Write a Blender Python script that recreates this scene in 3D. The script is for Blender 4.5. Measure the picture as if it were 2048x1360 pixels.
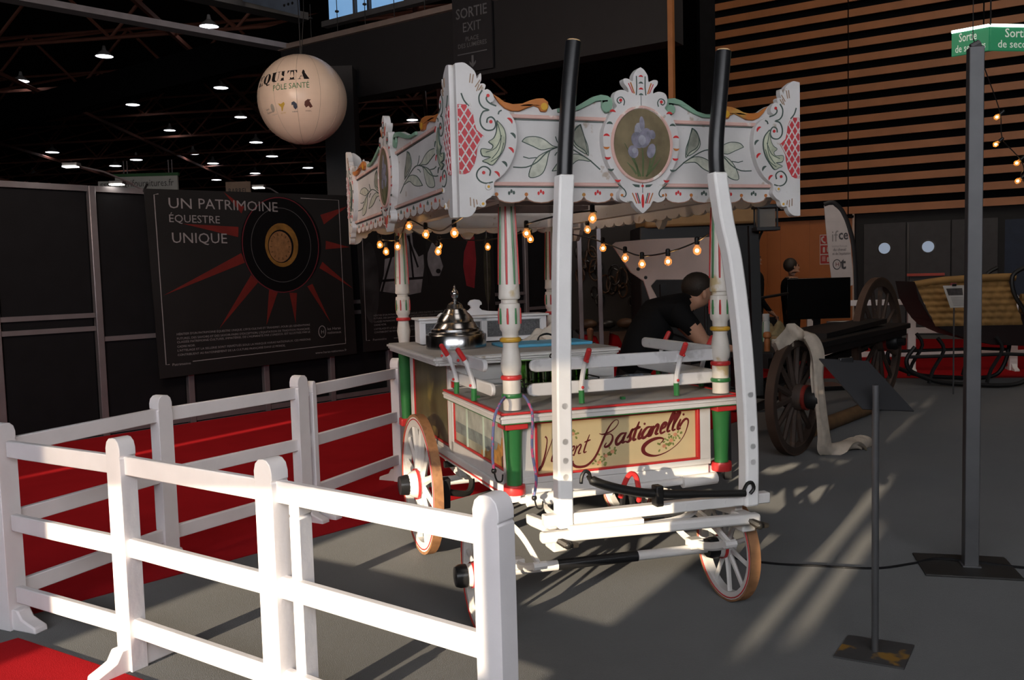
import bpy, bmesh, math, random
from mathutils import Vector, Matrix
from mathutils.geometry import tessellate_polygon
random.seed(7)
sc = bpy.context.scene; COL = sc.collection
for o in list(bpy.data.objects): bpy.data.objects.remove(o)
PI = math.pi; sin, cos = math.sin, math.cos; V = Vector
# ---------------------------------------------------------------- camera
PITCH, ROLL, HCAM, FPX = .073, .0276, 1.6, 1771.0
fw = V((0, cos(PITCH), -sin(PITCH))); up = V((0, sin(PITCH), cos(PITCH))); rt = V((1, 0, 0))
cr = rt*cos(ROLL)-up*sin(ROLL); cu = up*cos(ROLL)+rt*sin(ROLL)
cd = bpy.data.cameras.new('camera'); cam = bpy.data.objects.new('camera', cd); COL.objects.link(cam)
cd.sensor_width = 36; cd.sensor_fit = 'HORIZONTAL'; cd.lens = FPX*36/2048; cd.clip_end = 300
cam.matrix_world = Matrix(((cr.x, cu.x, -fw.x, 0), (cr.y, cu.y, -fw.y, 0), (cr.z, cu.z, -fw.z, HCAM), (0, 0, 0, 1)))
sc.camera = cam
# ---------------------------------------------------------------- world, sun, added fill lights, exposure
wd = bpy.data.worlds.new('sky'); sc.world = wd; wd.use_nodes = True
wd.node_tree.nodes['Background'].inputs[0].default_value = (.42, .58, .85, 1); wd.node_tree.nodes['Background'].inputs[1].default_value = .9
SUN_EL = math.radians(8.7); AZ = V((.533, .846, 0)); SD = AZ*cos(SUN_EL)+V((0, 0, -sin(SUN_EL)))
sl = bpy.data.lights.new('sun', 'SUN'); sl.energy = 10.5; sl.color = (1, .84, .62); sl.angle = .009
so = bpy.data.objects.new('sun', sl); COL.objects.link(so); so.rotation_euler = SD.to_track_quat('-Z', 'Y').to_euler(); so.location = (-12, -20, 8)
def area(name, loc, aim, size, power, col=(1, 1, 1), sy=None):
    l = bpy.data.lights.new(name, 'AREA'); l.energy = power; l.color = col; l.size = size
    if sy: l.shape = 'RECTANGLE'; l.size_y = sy
    o = bpy.data.objects.new(name, l); COL.objects.link(o); o.location = loc
    o.rotation_euler = (V(aim)-V(loc)).to_track_quat('-Z', 'Y').to_euler(); return o
area('fill_behind_camera', (-.5, -2.7, 3.3), (0, 5, 2.6), 10, 400, (.94, .95, 1), 1.4)  # wide unseen fill, stands in for soft light from behind the camera
area('fill_overhead', (1.5, 1.5, 8.5), (.6, 4.2, .8), 3, 55, (1, .9, .84))  # fill added overhead for the cart and the inside of its canopy
area('fill_slat_wall', (5, 9.5, 8.6), (7, 19, 4), 4, 230, (1, .84, .70))  # unseen fill added to brighten the slatted wall
area('fill_balloon', (-3.3, 5.0, 4.2), (-2.3, 11.2, 3.5), 1.6, 120, (1, .74, .56))  # warm fill added out of view to brighten the balloon
sc.view_settings.view_transform = 'Standard'; sc.view_settings.look = 'None'; sc.view_settings.gamma = 1; sc.view_settings.exposure = 0
sc.view_settings.use_curve_mapping = False
sc.cycles.max_bounces = 5; sc.cycles.diffuse_bounces = 3; sc.cycles.glossy_bounces = 3; sc.cycles.transparent_max_bounces = 8; sc.cycles.adaptive_threshold = .02; sc.cycles.sample_clamp_indirect = 4
# ---------------------------------------------------------------- materials
MATS = {}
def mat(n, c, rough=.55, metal=0, var=.1, scl=6, bump=.1, bs=50, bd=.004, spec=.4, wear=None, wt=.62, ws=5, alpha=None, sheen=0):
    if n in MATS: return MATS[n]
    m = bpy.data.materials.new(n); m.use_nodes = True; nt = m.node_tree; N = nt.nodes; L = nt.links
    b = N['Principled BSDF']; b.inputs['Roughness'].default_value = rough; b.inputs['Metallic'].default_value = metal
    b.inputs['Specular IOR Level'].default_value = spec
    if sheen: b.inputs['Sheen Weight'].default_value = sheen; b.inputs['Sheen Roughness'].default_value = .6; b.inputs['Sheen Tint'].default_value = tuple(min(1, x/max(c)) for x in c)+(1,)
    tc = N.new('ShaderNodeTexCoord')
    def noise(s, d=4):
        x = N.new('ShaderNodeTexNoise'); x.inputs['Scale'].default_value = s; x.inputs['Detail'].default_value = d
        L.new(tc.outputs['Object'], x.inputs['Vector']); return x
    def mix(a, bb, f):
        x = N.new('ShaderNodeMix'); x.data_type = 'RGBA'
        for i, v in ((6, a), (7, bb)):
            if isinstance(v, tuple): x.inputs[i].default_value = v
            else: L.new(v, x.inputs[i])
        L.new(f, x.inputs[0]); return x.outputs[2]
    n1 = noise(scl); rp = N.new('ShaderNodeValToRGB'); rp.color_ramp.elements[0].position = .3; rp.color_ramp.elements[1].position = .7
    L.new(n1.outputs['Fac'], rp.inputs[0])
    lo = tuple(x*(1-var) for x in c)+(1,); hi = tuple(min(1, x*(1+var)) for x in c)+(1,)
    colr = mix(lo, hi, rp.outputs[0])
    if wear:
        n2 = noise(ws, 8); r2 = N.new('ShaderNodeValToRGB'); r2.color_ramp.elements[0].position = wt; r2.color_ramp.elements[1].position = wt+.06
        L.new(n2.outputs['Fac'], r2.inputs[0]); colr = mix(colr, tuple(wear)+(1,), r2.outputs[0])
    L.new(colr, b.inputs['Base Color'])
    if bump:
        n3 = noise(bs, 3); bp = N.new('ShaderNodeBump'); bp.inputs['Strength'].default_value = bump; bp.inputs['Distance'].default_value = bd
        L.new(n3.outputs['Fac'], bp.inputs['Height']); L.new(bp.outputs[0], b.inputs['Normal'])
    if alpha is not None: b.inputs['Alpha'].default_value = alpha
    MATS[n] = m; return m
def emis(n, c, s):
    if n in MATS: return MATS[n]
    m = bpy.data.materials.new(n); m.use_nodes = True; b = m.node_tree.nodes['Principled BSDF']
    b.inputs['Base Color'].default_value = tuple(c)+(1,); b.inputs['Emission Color'].default_value = tuple(c)+(1,); b.inputs['Emission Strength'].default_value = s
    MATS[n] = m; return m
def glass(n, c, rough=.05, trans=1.0, ior=1.45):
    if n in MATS: return MATS[n]
    m = bpy.data.materials.new(n); m.use_nodes = True; b = m.node_tree.nodes['Principled BSDF']
    b.inputs['Base Color'].default_value = tuple(c)+(1,); b.inputs['Transmission Weight'].default_value = trans; b.inputs['Roughness'].default_value = rough; b.inputs['IOR'].default_value = ior
    MATS[n] = m; return m
def tint(n, c):
    m = bpy.data.materials.new(n); m.use_nodes = True; N = m.node_tree.nodes; t = N.new('ShaderNodeBsdfTransparent'); t.inputs[0].default_value = tuple(c)+(1,)
    m.node_tree.links.new(t.outputs[0], N['Material Output'].inputs['Surface']); MATS[n] = m; return m
SHAFTW = mat('shaft_white_paint', (.84, .82, .80), .4, wear=(.62, .58, .54), wt=.72, ws=9, var=.04)
WHITE = mat('cart_white_paint', (.63, .61, .59), .42, wear=(.42, .36, .29), wt=.70, ws=9, var=.06)
WHITE2 = mat('bench_white_paint', (.63, .62, .62), .45, wear=(.47, .46, .46), wt=.56, ws=7, var=.05)
CREAM = mat('canopy_white_paint', (.575, .555, .54), .5, wear=(.40, .33, .27), wt=.64, ws=16, var=.13, scl=4)
POSTW = mat('post_cream_paint', (.68, .63, .56), .4, wear=(.50, .38, .20), wt=.62, ws=8, var=.08)
PINK = mat('pink_rail_paint', (.60, .38, .33), .5, wear=(.72, .66, .6), wt=.6, ws=14)
RED = mat('red_paint', (.52, .03, .03), .35, wear=(.6, .45, .38), wt=.74, ws=16)
LRED = mat('lattice_red_paint', (.48, .045, .055), .45)
GREEN = mat('green_paint', (.03, .16, .045), .3, wear=(.5, .5, .42), wt=.73, ws=14)
WGREEN = mat('wave_green_paint', (.19, .32, .23), .5)
ORANGE = mat('wave_orange_paint', (.44, .15, .035), .45, wear=(.5, .28, .07), wt=.6, ws=6)
YEL = mat('yellow_paint', (.56, .31, .03), .35)
DKGRN = mat('dark_green_line', (.055, .085, .07), .6, bump=0)
LEAF = mat('pale_leaf_green', (.455, .465, .385), .55, var=.25, scl=25, bump=0)
ACAN = mat('acanthus_green', (.41, .43, .32), .55, var=.3, scl=20, bump=0)
OLIVE = mat('painting_olive', (.16, .125, .07), .4, var=.35, scl=9)
LILAC = mat('iris_lilac', (.21, .20, .25), .5, var=.35, scl=30, bump=0)
LILAC2 = mat('iris_pale', (.29, .285, .33), .5, var=.3, scl=30, bump=0)
STEMG = mat('iris_stem_green', (.08, .11, .045), .5, var=.3, bump=0)
BLACK = mat('black_paint', (.012, .012, .013), .32, wear=(.06, .06, .06), wt=.72, ws=20)
IRON = mat('black_iron', (.018, .017, .016), .45, metal=.3, wear=(.1, .08, .06), wt=.66, ws=25)
RAWWOOD = mat('raw_wood_end', (.62, .42, .22), .7)
TYRE = mat('worn_brown_tyre', (.30, .145, .065), .55, wear=(.24, .115, .055), wt=.56, ws=14, var=.25, scl=14)
GREYTOP = mat('grey_counter_top', (.36, .35, .33), .5, var=.15, scl=4)
SIGNBG = mat('sign_ochre', (.62, .49, .27), .45, var=.08, scl=5, bump=0)
MAROON = mat('lettering_maroon', (.13, .015, .015), .45, bump=0)
ROSE = mat('rose_print', (.60, .27, .15), .6, var=.3, scl=60, bump=0)
RLEAF = mat('rose_leaf_print', (.22, .25, .07), .6, var=.4, scl=60, bump=0)
CHROME = mat('polished_silver', (.42, .42, .42), .2, metal=1, var=.05, bump=.02, bs=20)
FENCE = mat('fence_white_paint', (.80, .77, .78), .5, var=.04, bump=.25, bs=30)
ALU = mat('aluminium', (.22, .20, .215), .4, metal=.55, var=.08)
PANEL = mat('black_panel', (.0055, .0055, .007), .75, var=.15, spec=.15)
DARK = mat('hall_black', (.006, .006, .007), .9, var=.2, spec=.1)
STEEL = mat('dark_steel', (.10, .10, .105), .5, metal=.4, wear=(.16, .10, .05), wt=.68, ws=7)
# ---------------------------------------------------------------- mesh helpers
class MB:
    def __init__(s): s.v = []; s.f = []
    def add(s, vs, fs):
        k = len(s.v); s.v += [tuple(x) for x in vs]; s.f += [tuple(i+k for i in f) for f in fs]; return s
    def box(s, c, d, R=None):
        x, y, z = d[0]/2, d[1]/2, d[2]/2; P = [V((a*x, b*y, e*z)) for a in (-1, 1) for b in (-1, 1) for e in (-1, 1)]
        if R is not None: P = [R @ p for p in P]
        return s.add([p+V(c) for p in P], [(0, 1, 3, 2), (4, 6, 7, 5), (0, 4, 5, 1), (2, 3, 7, 6), (0, 2, 6, 4), (1, 5, 7, 3)])
    def beam(s, a, b, w, h, upv=(0, 0, 1)):
        a, b = V(a), V(b); d = (b-a); L = d.length; d.normalize(); n = d.cross(V(upv))
        if n.length < 1e-4: n = d.cross(V((1, 0, 0)))
        n.normalize(); u = n.cross(d); P = [a+n*i*w/2+u*j*h/2 for i, j in ((-1, -1), (1, -1), (1, 1), (-1, 1))]; P += [p+d*L for p in P]
        return s.add(P, [(0, 3, 2, 1), (4, 5, 6, 7), (0, 1, 5, 4), (1, 2, 6, 5), (2, 3, 7, 6), (3, 0, 4, 7)])
    def tube(s, pts, r, n=8, flat=1.0, closed=False):
        P = [V(p) for p in pts]; m = len(P); rr = r if isinstance(r, (list, tuple)) else [r]*m; rings = []; prev = None
        for i in range(m):
            a, b = P[max(i-1, 0)], P[min(i+1, m-1)]
            if closed: a, b = P[i-1], P[(i+1) % m]
            d = (b-a).normalized()
            if prev is None:
                h = V((0, 0, 1)) if abs(d.z) < .9 else V((1, 0, 0)); prev = (h-d*h.dot(d)).normalized()
            else:
                q = prev-d*prev.dot(d); prev = q.normalized() if q.length > 1e-5 else prev
            e = d.cross(prev)
            rings.append([P[i]+prev*cos(2*PI*k/n)*rr[i]+e*sin(2*PI*k/n)*rr[i]*flat for k in range(n)])
        fs = [(i*n+k, i*n+(k+1) % n, ((i+1) % m)*n+(k+1) % n, ((i+1) % m)*n+k) for i in range(m if closed else m-1) for k in range(n)]
        if not closed: fs += [tuple(range(n-1, -1, -1)), tuple((m-1)*n+k for k in range(n))]
        return s.add([p for R in rings for p in R], fs)
    def lathe(s, prof, o=(0, 0, 0), axis=(0, 0, 1), n=20, closed=False):
        ax = V(axis).normalized(); h = V((1, 0, 0)) if abs(ax.x) < .9 else V((0, 1, 0)); e1 = (h-ax*h.dot(ax)).normalized(); e2 = ax.cross(e1); o = V(o); m = len(prof)
        vs = [o+ax*z+e1*r*cos(2*PI*k/n)+e2*r*sin(2*PI*k/n) for r, z in prof for k in range(n)]
        fs = [(i*n+k, i*n+(k+1) % n, ((i+1) % m)*n+(k+1) % n, ((i+1) % m)*n+k) for i in range(m if closed else m-1) for k in range(n)]
        if not closed:
            if prof[0][0] > 1e-4: fs.append(tuple(range(n-1, -1, -1)))
            if prof[-1][0] > 1e-4: fs.append(tuple((m-1)*n+k for k in range(n)))
        return s.add(vs, fs)
    def prism(s, poly, o, ax, ay, d0, d1):
        o, ax, ay = V(o), V(ax), V(ay); n = ax.cross(ay); m = len(poly)
        if sum(poly[i-1][0]*poly[i][1]-poly[i][0]*poly[i-1][1] for i in range(m)) < 0: poly = poly[::-1]
        B = [o+ax*p[0]+ay*p[1] for p in poly]
        tr = tessellate_polygon([[V((p[0], p[1], 0)) for p in poly]])
        fs = []
        for t in tr:
            a, b, c = (poly[i] for i in t)
            if (b[0]-a[0])*(c[1]-a[1])-(b[1]-a[1])*(c[0]-a[0]) < 0: t = t[::-1]
            fs += [tuple(i+m for i in t), tuple(t[::-1])]
        fs += [(i, (i+1) % m, (i+1) % m+m, i+m) for i in range(m)]
        return s.add([p+n*d0 for p in B]+[p+n*d1 for p in B], fs)
    def ribbon(s, pts, w, o, ax, ay, d0, d1):
        P = [V((p[0], p[1])) for p in pts]; m = len(P); ww = w if isinstance(w, (list, tuple)) else [w]*m; Lf, Rt = [], []
        for i in range(m):
            d = P[min(i+1, m-1)]-P[max(i-1, 0)]
            if d.length < 1e-9: d = V((1, 0))
            d.normalize(); q = V((-d.y, d.x))*ww[i]/2; Lf.append(P[i]+q); Rt.append(P[i]-q)
        o, ax, ay = V(o), V(ax), V(ay); n = ax.cross(ay); vs = []
        for k, dd in ((0, d0), (1, d1)): vs += [o+ax*p.x+ay*p.y+n*dd for p in Lf]+[o+ax*p.x+ay*p.y+n*dd for p in Rt]
        t = 2*m; fs = []
        for i in range(m-1): fs += [(t+i, t+m+i, t+m+i+1, t+i+1), (i, i+1, t+i+1, t+i), (m+i+1, m+i, t+m+i, t+m+i+1)]
        fs += [(0, t, t+m, m), (m-1, 2*m-1, t+2*m-1, t+m-1)]
        return s.add(vs, fs)
    def sphere(s, c, r, n=12, sx=1, sy=1, sz=1):
        k = len(s.v); m = max(4, n//2+1)
        s.lathe([(max(1e-5, r*sin(PI*i/m)), -r*cos(PI*i/m)) for i in range(m+1)], n=n)
        for i in range(k, len(s.v)): x = s.v[i]; s.v[i] = (x[0]*sx+c[0], x[1]*sy+c[1], x[2]*sz+c[2])
        return s
    def build(s, name, m, parent=None, ang=38, loc=None, rot=None, bevel=0, seg=2):
        me = bpy.data.meshes.new(name); me.from_pydata(s.v, [], s.f); me.validate()
        bm = bmesh.new(); bm.from_mesh(me); bmesh.ops.recalc_face_normals(bm, faces=bm.faces); bm.to_mesh(me); bm.free()
        me.materials.append(m)
        me.polygons.foreach_set('use_smooth', [True]*len(me.polygons)); me.set_sharp_from_angle(angle=math.radians(ang))
        o = bpy.data.objects.new(name, me); COL.objects.link(o)
        if parent: o.parent = parent
        if loc: o.location = loc
        if rot: o.rotation_euler = rot
        if bevel:
            b = o.modifiers.new('bevel', 'BEVEL'); b.width = bevel; b.segments = seg; b.limit_method = 'ANGLE'; b.angle_limit = math.radians(50)
        return o
def tag(o, label=None, cat=None, group=None, kind=None):
    for k, v in (('label', label), ('category', cat), ('group', group), ('kind', kind)):
        if v: o[k] = v
    return o
def thing(name, label, cat, loc=(0, 0, 0), rz=0, group=None):
    o = bpy.data.objects.new(name, None); COL.objects.link(o); o.location = loc; o.rotation_euler = (0, 0, rz); o.empty_display_size = .1
    return tag(o, label, cat, group)
def copy_tree(o, parent=None):
    c = o.copy(); COL.objects.link(c); c.parent = parent
    for ch in [x for x in bpy.data.objects if x.parent is o]: copy_tree(ch, c)
    return c
def kids(o): return [x for x in bpy.data.objects if x.parent is o]
def struct(mb, name, m, **k): return tag(mb.build(name, m, **k), kind='structure')
def sub(o, n, fn): return [fn(i) for i in range(n)]
def smooth(pts, n=4):
    out = []; m = len(pts)
    for i in range(m-1):
        p0, p1, p2, p3 = (V(pts[max(i-1, 0)]), V(pts[i]), V(pts[i+1]), V(pts[min(i+2, m-1)]))
        for k in range(n):
            t = k/n; out.append(tuple(.5*((2*p1)+(p2-p0)*t+(2*p0-5*p1+4*p2-p3)*t*t+(3*p1-p0-3*p2+p3)*t**3)))
    out.append(tuple(pts[-1])); return out
def ell(cx, cy, a, b, n=24, rot=0): return [(cx+a*cos(t)*cos(rot)-b*sin(t)*sin(rot), cy+a*cos(t)*sin(rot)+b*sin(t)*cos(rot)) for t in (2*PI*i/n for i in range(n))]
TXT = {}
def text(name, s, size, m, parent, o, ax, ay, d=.001, align='LEFT', bold=0, sx=1, fn=None, width=None):
    key = (s, align, bold)
    if key not in TXT:
        cv = bpy.data.curves.new('t', 'FONT'); cv.body = s; cv.align_x = align; cv.size = 1; cv.offset = bold; cv.resolution_u = 2
        ob = bpy.data.objects.new('t', cv); COL.objects.link(ob); bpy.context.view_layer.update()
        me = bpy.data.meshes.new_from_object(ob.evaluated_get(bpy.context.evaluated_depsgraph_get()))
        TXT[key] = ([tuple(v.co) for v in me.vertices], [tuple(p.vertices) for p in me.polygons]); bpy.data.objects.remove(ob); bpy.data.meshes.remove(me)
    vs, fs = TXT[key]
    if width: sx = width/(max(v[0] for v in vs)-min(v[0] for v in vs))/size
    o, ax, ay = V(o), V(ax), V(ay); n = ax.cross(ay); mb = MB()
    if fn: mb.add([fn(x*size*sx, y*size) for x, y, z in vs], fs)
    else: mb.add([o+ax*x*size*sx+ay*y*size+n*d for x, y, z in vs], fs)
    me = bpy.data.meshes.new(name); me.from_pydata(mb.v, [], mb.f); me.materials.append(m)
    ob = bpy.data.objects.new(name, me); COL.objects.link(ob); ob.parent = parent
    return ob
# ---------------------------------------------------------------- hall: floor, carpets, walls, roof
CARPET = mat('grey_carpet', (.030, .030, .030), .95, var=.16, scl=3, bump=.5, bs=260, spec=.08, sheen=.25)
REDC = mat('red_carpet', (.26, .009, .012), .95, var=.1, scl=3, bump=.5, bs=260, spec=.03, sheen=.25)
struct(MB().box((-5, 36, -.06), (80, 84, .12)), 'floor', CARPET)
def slab(name, poly, z0, z1, m): return MB().prism(poly, (0, 0, 0), (1, 0, 0), (0, 1, 0), z0, z1).build(name, m)
tag(slab('red_carpet', [(-2.40, 4.254), (-.943, 5.759), (1.5, 8.28), (2.6, 9.5), (1.9, 16), (-.6, 13.6), (-4.05, 9.75), (-6.2, 7.3)], 0, .006, REDC), 'long red carpet between the white fence and the black wall', 'carpet')
tag(slab('red_carpet', [(-2.301, 3.953), (-1.715, 3.597), (-1.2, 3.28), (-2.6, 1.2), (-4.0, 2.1)], 0, .006, REDC), 'bright red carpet corner at the lower left beside the near fence', 'carpet')
tag(slab('red_carpet', [(3.0, 12.9), (9.6, 11.6), (10.5, 17.9), (3.8, 21.5)], 0, .006, REDC), 'red carpet on the far side by the doors', 'carpet')
# shell of the hall
def holes(outer, hs, mapf):
    polys = [[V((x, y, 0)) for x, y in outer]]+[[V((x, y, 0)) for x, y in h] for h in hs]
    flat = [p for q in polys for p in q]; tr = tessellate_polygon(polys); mb = MB()
    mb.add([mapf(p.x, p.y) for p in flat], [tuple(t) for t in tr]); return mb
SW = [[(-6.42, .02), (-3.95, .02), (-3.95, 1.45), (-3.57, 1.45), (-3.57, 1.9), (-3.48, 2.05), (-3.48, 2.42), (-6.42, 2.42)],
      [(-3.27, 1.2), (-3.19, 1.2), (-3.19, 1.72), (-3.27, 1.72)], [(-3.09, 1.22), (-3.0, 1.22), (-3.0, 1.5), (-3.09, 1.5)],
      [(-10.78, 1.88), (-10.68, 1.88), (-10.68, 2.42), (-10.78, 2.42)]]
struct(holes([(-45, 0), (35, 0), (35, 12), (-45, 12)], SW, lambda x, z: (x, -3, z)), 'sun_mask_wall', DARK)  # unseen wall, its openings shaped to lay out the sun patches
tag(MB().box((-4.96, -3.02, 2.19), (2.96, .01, .46)).build('sun_dimmer', tint('sun_dimming_pane', (.45, .44, .43))), kind='structure')  # unseen pane added to weaken the sun on the cart front
struct(MB().box((-45, 36, 6), (.3, 84, 12)), 'wall_left_far', DARK)
struct(MB().box((35, 36, 6), (.3, 84, 12)), 'wall_right_far', DARK)
struct(MB().box((-5, 78, 6), (80, .3, 12)), 'wall_far', DARK)
struct(MB().box((-5, 36, 12.1), (80, 84, .2)), 'ceiling', mat('roof_sheet', (.012, .009, .008), .9, bump=0))
# octanorm partition on the left: posts, rails, black panels
A0 = V((-4.39, 9.42, 0)); DW = V((.66, .745, 0)); DW.normalize(); NW = V((.745, -.66, 0)).normalized()
def wl(k, z=0, off=0): return A0+DW*k+NW*off+V((0, 0, z))
wall = struct(MB().beam(wl(-3.2, 1.3, -.06), wl(8.3, 1.3, -.06), .03, 2.6), 'wall_left', PANEL)
for k in range(-3, 9):
    MB().beam(wl(k, 0, 0), wl(k, 2.66, 0), .075, .075, upv=DW).build('post', ALU, wall, bevel=.008)
    if k < 8:
        MB().beam(wl(k+.06, 1.34, -.02), wl(k+.94, 1.34, -.02), .03, 2.5).build('panel', PANEL, wall)
        MB().beam(wl(k+.04, 2.63, 0), wl(k+.96, 2.63, 0), .05, .06).build('rail', ALU, wall)
        MB().beam(wl(k+.04, .05, 0), wl(k+.96, .05, 0), .05, .06).build('rail', ALU, wall)
        for z in ((1.30, 1.16) if k in (-1, 3, 5, 6) else (1.04,)): MB().beam(wl(k+.04, z, 0), wl(k+.96, z, 0), .04, .05).build('rail', ALU, wall)
# slatted timber wall with doors below, on the right
W0 = V((8.9, 20, 0)); DR = V((.85, -.527, 0)).normalized(); NR = V((-.527, -.85, 0)).normalized()
def wr(t, z=0, off=0): return W0+DR*t+NR*off+V((0, 0, z))
SLAT = mat('timber_slat', (.42, .165, .062), .5, var=.1, scl=2)
WOODW = mat('orange_wood_panel', (.40, .125, .03), .45, var=.06, scl=2)
DOORG = mat('charcoal_door', (.045, .045, .048), .6)
wr_o = struct(MB().beam(wr(-4.6, 5.6, -.35), wr(9, 5.6, -.35), .1, 5.6), 'wall_right', DARK)
for i in range(17):
    z = 2.88+i*.342
    L0 = -4.35 if i < 13 else -4.75
    for a, b in ((L0, -1.235), (-1.205, 1.5), (1.53, 4.2), (4.23, 7)):
        MB().beam(wr(a, z), wr(b, z), .05, .168).build('slat', SLAT, wr_o)
for t in (-1.22, 1.515, 4.215): MB().beam(wr(t, 2.75, -.06), wr(t, 8.6, -.06), .05, .03, upv=DR).build('batten', DARK, wr_o)
lw = struct(MB().beam(wr(-5.2, 1.38, -.12), wr(-1.14, 1.38, -.12), .06, 2.76), 'wall_wood', WOODW)
for a, b in ((-4.9, -3.12), (-3.08, -2.80), (-2.75, -2.11), (-2.07, -1.2)): MB().beam(wr(a, 1.36, -.08), wr(b, 1.36, -.08), .03, 2.68).build('panel', WOODW, lw)
MB().beam(wr(-1.13, 1.4, -.04), wr(-1.09, 1.4, -.04), .08, 2.8).build('edge_strip', mat('pale_edge', (.55, .42, .33), .5), lw)
MB().tube([wr(-2.32, 1.04, -.04), wr(-2.15, 1.04, -.04)], .012).build('door_handle', CHROME, lw)
MB().beam(wr(-4.9, 2.735, 0), wr(-1.1, 2.735, 0), .2, .05).build('cornice', DARK, lw)
struct(MB().beam(wr(-1.1, 1.4, -.25), wr(9, 1.4, -.25), .06, 2.8), 'wall_doors', mat('door_surround', (.012, .012, .013), .7))
PORT = emis('porthole_daylight', (.30, .37, .48), .55)
for n, a, b in ((1, -.9, -.01), (2, .01, .90), (3, .93, 1.82)):
    d = struct(MB().beam(wr(a, 1.28, -.16), wr(b, 1.28, -.16), .05, 2.54), 'door_%d' % n, DOORG)
    c = wr((a+b)/2, 1.98, -.13); MB().lathe([(.155, 0), (.155, .02), (.125, .02), (.125, 0)], c, NR, 24, closed=True).build('porthole_frame', BLACK, d)
    MB().lathe([(.126, 0), (.126, .008)], c, NR, 24).build('pane', PORT, d)
    if n == 2:
        MB().beam(wr(a+.02, 1.36, -.06), wr(b-.1, 1.36, -.06), .05, .06).build('panic_bar', mat('panic_bar_red', (.45, .05, .03), .4), d)
        MB().beam(wr(a+.02, 1.3, -.1), wr(a+.06, 1.3, -.1), .04, 2.4).build('bar_rod', BLACK, d)
struct(MB().beam(wr(1.95, 1.25, -.2), wr(2.9, 1.25, -.2), .04, 2.5), 'door_4', mat('blue_doorway', (.01, .022, .05), .6))
# dark fascia beam with the light steel edge, clerestory window, post
Z3 = V((0, 0, 1)); DB = V((.83, -.555, 0)).normalized(); NB = V((-.555, -.83, 0)).normalized(); B0 = V((-3.27, 14, 0))
def fb(t, z, off=0): return B0+DB*t+NB*off+V((0, 0, z))
FASC = mat('fascia_charcoal', (.012, .012, .014), .6)
fas = struct(MB().beam(fb(-.1, 4.69), fb(6.36, 4.69), .3, .92), 'trim_1', FASC)
fas.data.materials[0] = FASC
ED = mat('steel_edge', (.24, .19, .17), .5, metal=.3)
MB().beam(fb(-.1, 5.17, .1), fb(6.36, 5.17, .1), .22, .075).build('steel_edge', ED, fas)
for i in range(9): MB().lathe([(.006, 0), (.006, .32), (.03, .33), (.03, .35), (.006, .36), (.006, .55)], fb(.5+i*.55, 5.2, .08), n=6).build('hanger_rod', IRON, fas)
DL = V((-.71, -.70, 0)).normalized()
e2 = struct(MB().beam(fb(0, 5.18, .1), fb(0, 5.18, .1)+DL*9, .22, .08), 'trim_2', mat('steel_edge_grey', (.22, .21, .23), .5, metal=.3))
struct(MB().beam(fb(.2, 6.05, -1.5)-DB*1.0+DL*.4, fb(.2, 6.05, -1.5)-DB*1.0+DL*5, .3, .12), 'trim_3', STEEL)
win = struct(MB().beam(fb(.6, 6.7, -.1), fb(3.6, 6.7, -.1), .1, .12), 'window_2', STEEL)
for a, b in ((.72, 1.22), (1.30, 1.50), (1.58, 2.2), (2.28, 3.4)):
    MB().beam(fb(a, 5.95, -.1), fb(b, 5.95, -.1), .02, .9).build('pane', emis('clerestory_sky', (.16, .32, .55), .9), win); MB().beam(fb(b+.02, 5.95, -.08), fb(b+.06, 5.95, -.08), .05, .9).build('mullion', STEEL, win)
MB().beam(fb(.6, 5.46, -.1), fb(3.6, 5.46, -.1), .12, .08).build('window_sill', STEEL, win)
plate = struct(MB().prism([(-1.9, 6.45), (-.98, 6.07), (.25, 5.63), (.25, 6.7), (-1.9, 6.9)], fb(0, 0, .1), DB, Z3, -.05, 0), 'trim_4', mat('blue_grey_sheet', (.10, .13, .18), .5))
for i in range(3):
    for j in range(5): MB().lathe([(.022, 0), (.022, .006)], fb(-.02+.09*i, 5.82+.11*j, .11), NB, 8).build('hole', BLACK, plate)
struct(MB().beam((4.0, 17.9, 0), (4.0, 17.9, 9), .3, .3), 'trim_6', DARK)
struct(MB().beam(fb(6.36, 3.2, .2), fb(6.36, 9, .2), .06, .06, upv=DB), 'trim_7', mat('timber_post', (.34, .13, .04), .5))
struct(MB().beam((-2.35, 12.9, 0), (-2.35, 12.9, 4.6), .42, .42), 'trim_8', mat('column_black', (.013, .013, .015), .7))
struct(MB().beam((-1.3, 20, 0), (-1.3, 20, 6), .5, .4), 'trim_9', mat('column_dark_red', (.05, .008, .007), .7))
# roof trusses of the far hall and their high-bay lamps
TRUSS = mat('truss_brown', (.26, .10, .07), .6, bump=0)
def member(a, b, r=.06): return MB().tube([a, b], r, 5)
for j in range(9):
    y = 21+j*5.6; off = 0
    tr = struct(member((-46, y+5, 8.8), (0, y-2, 8.8)), 'roof_truss' if j == 0 else 'roof_truss.%03d' % j, TRUSS)
    member((-46, y+5, 10.7), (0, y-2, 10.7)).build('top_chord', TRUSS, tr)
    for i in range(12):
        x = -46+i*3.84; yy = lambda q: y+5-(q+46)*7/46
        member((x, yy(x), 8.8), (x+1.92, yy(x+1.92), 10.7), .05).build('brace', TRUSS, tr); member((x+1.92, yy(x+1.92), 10.7), (x+3.84, yy(x+3.84), 8.8), .05).build('brace', TRUSS, tr)
        if j < 8: member((x, yy(x), 8.8), (x+1.92, yy(x+1.92)+5.6, 10.7), .05).build('brace', TRUSS, tr)
for i in range(6):
    struct(member((-2-i*7, 20, 8.75), (-6-i*7, 72, 8.75), .09), 'roof_beam' if i == 0 else 'roof_beam.%03d' % i, TRUSS)
struct(MB().beam((-24, 36.1, 7.6), (-3.6, 21.5, 7.6), .4, .85), 'trim_5', DARK)
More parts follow.
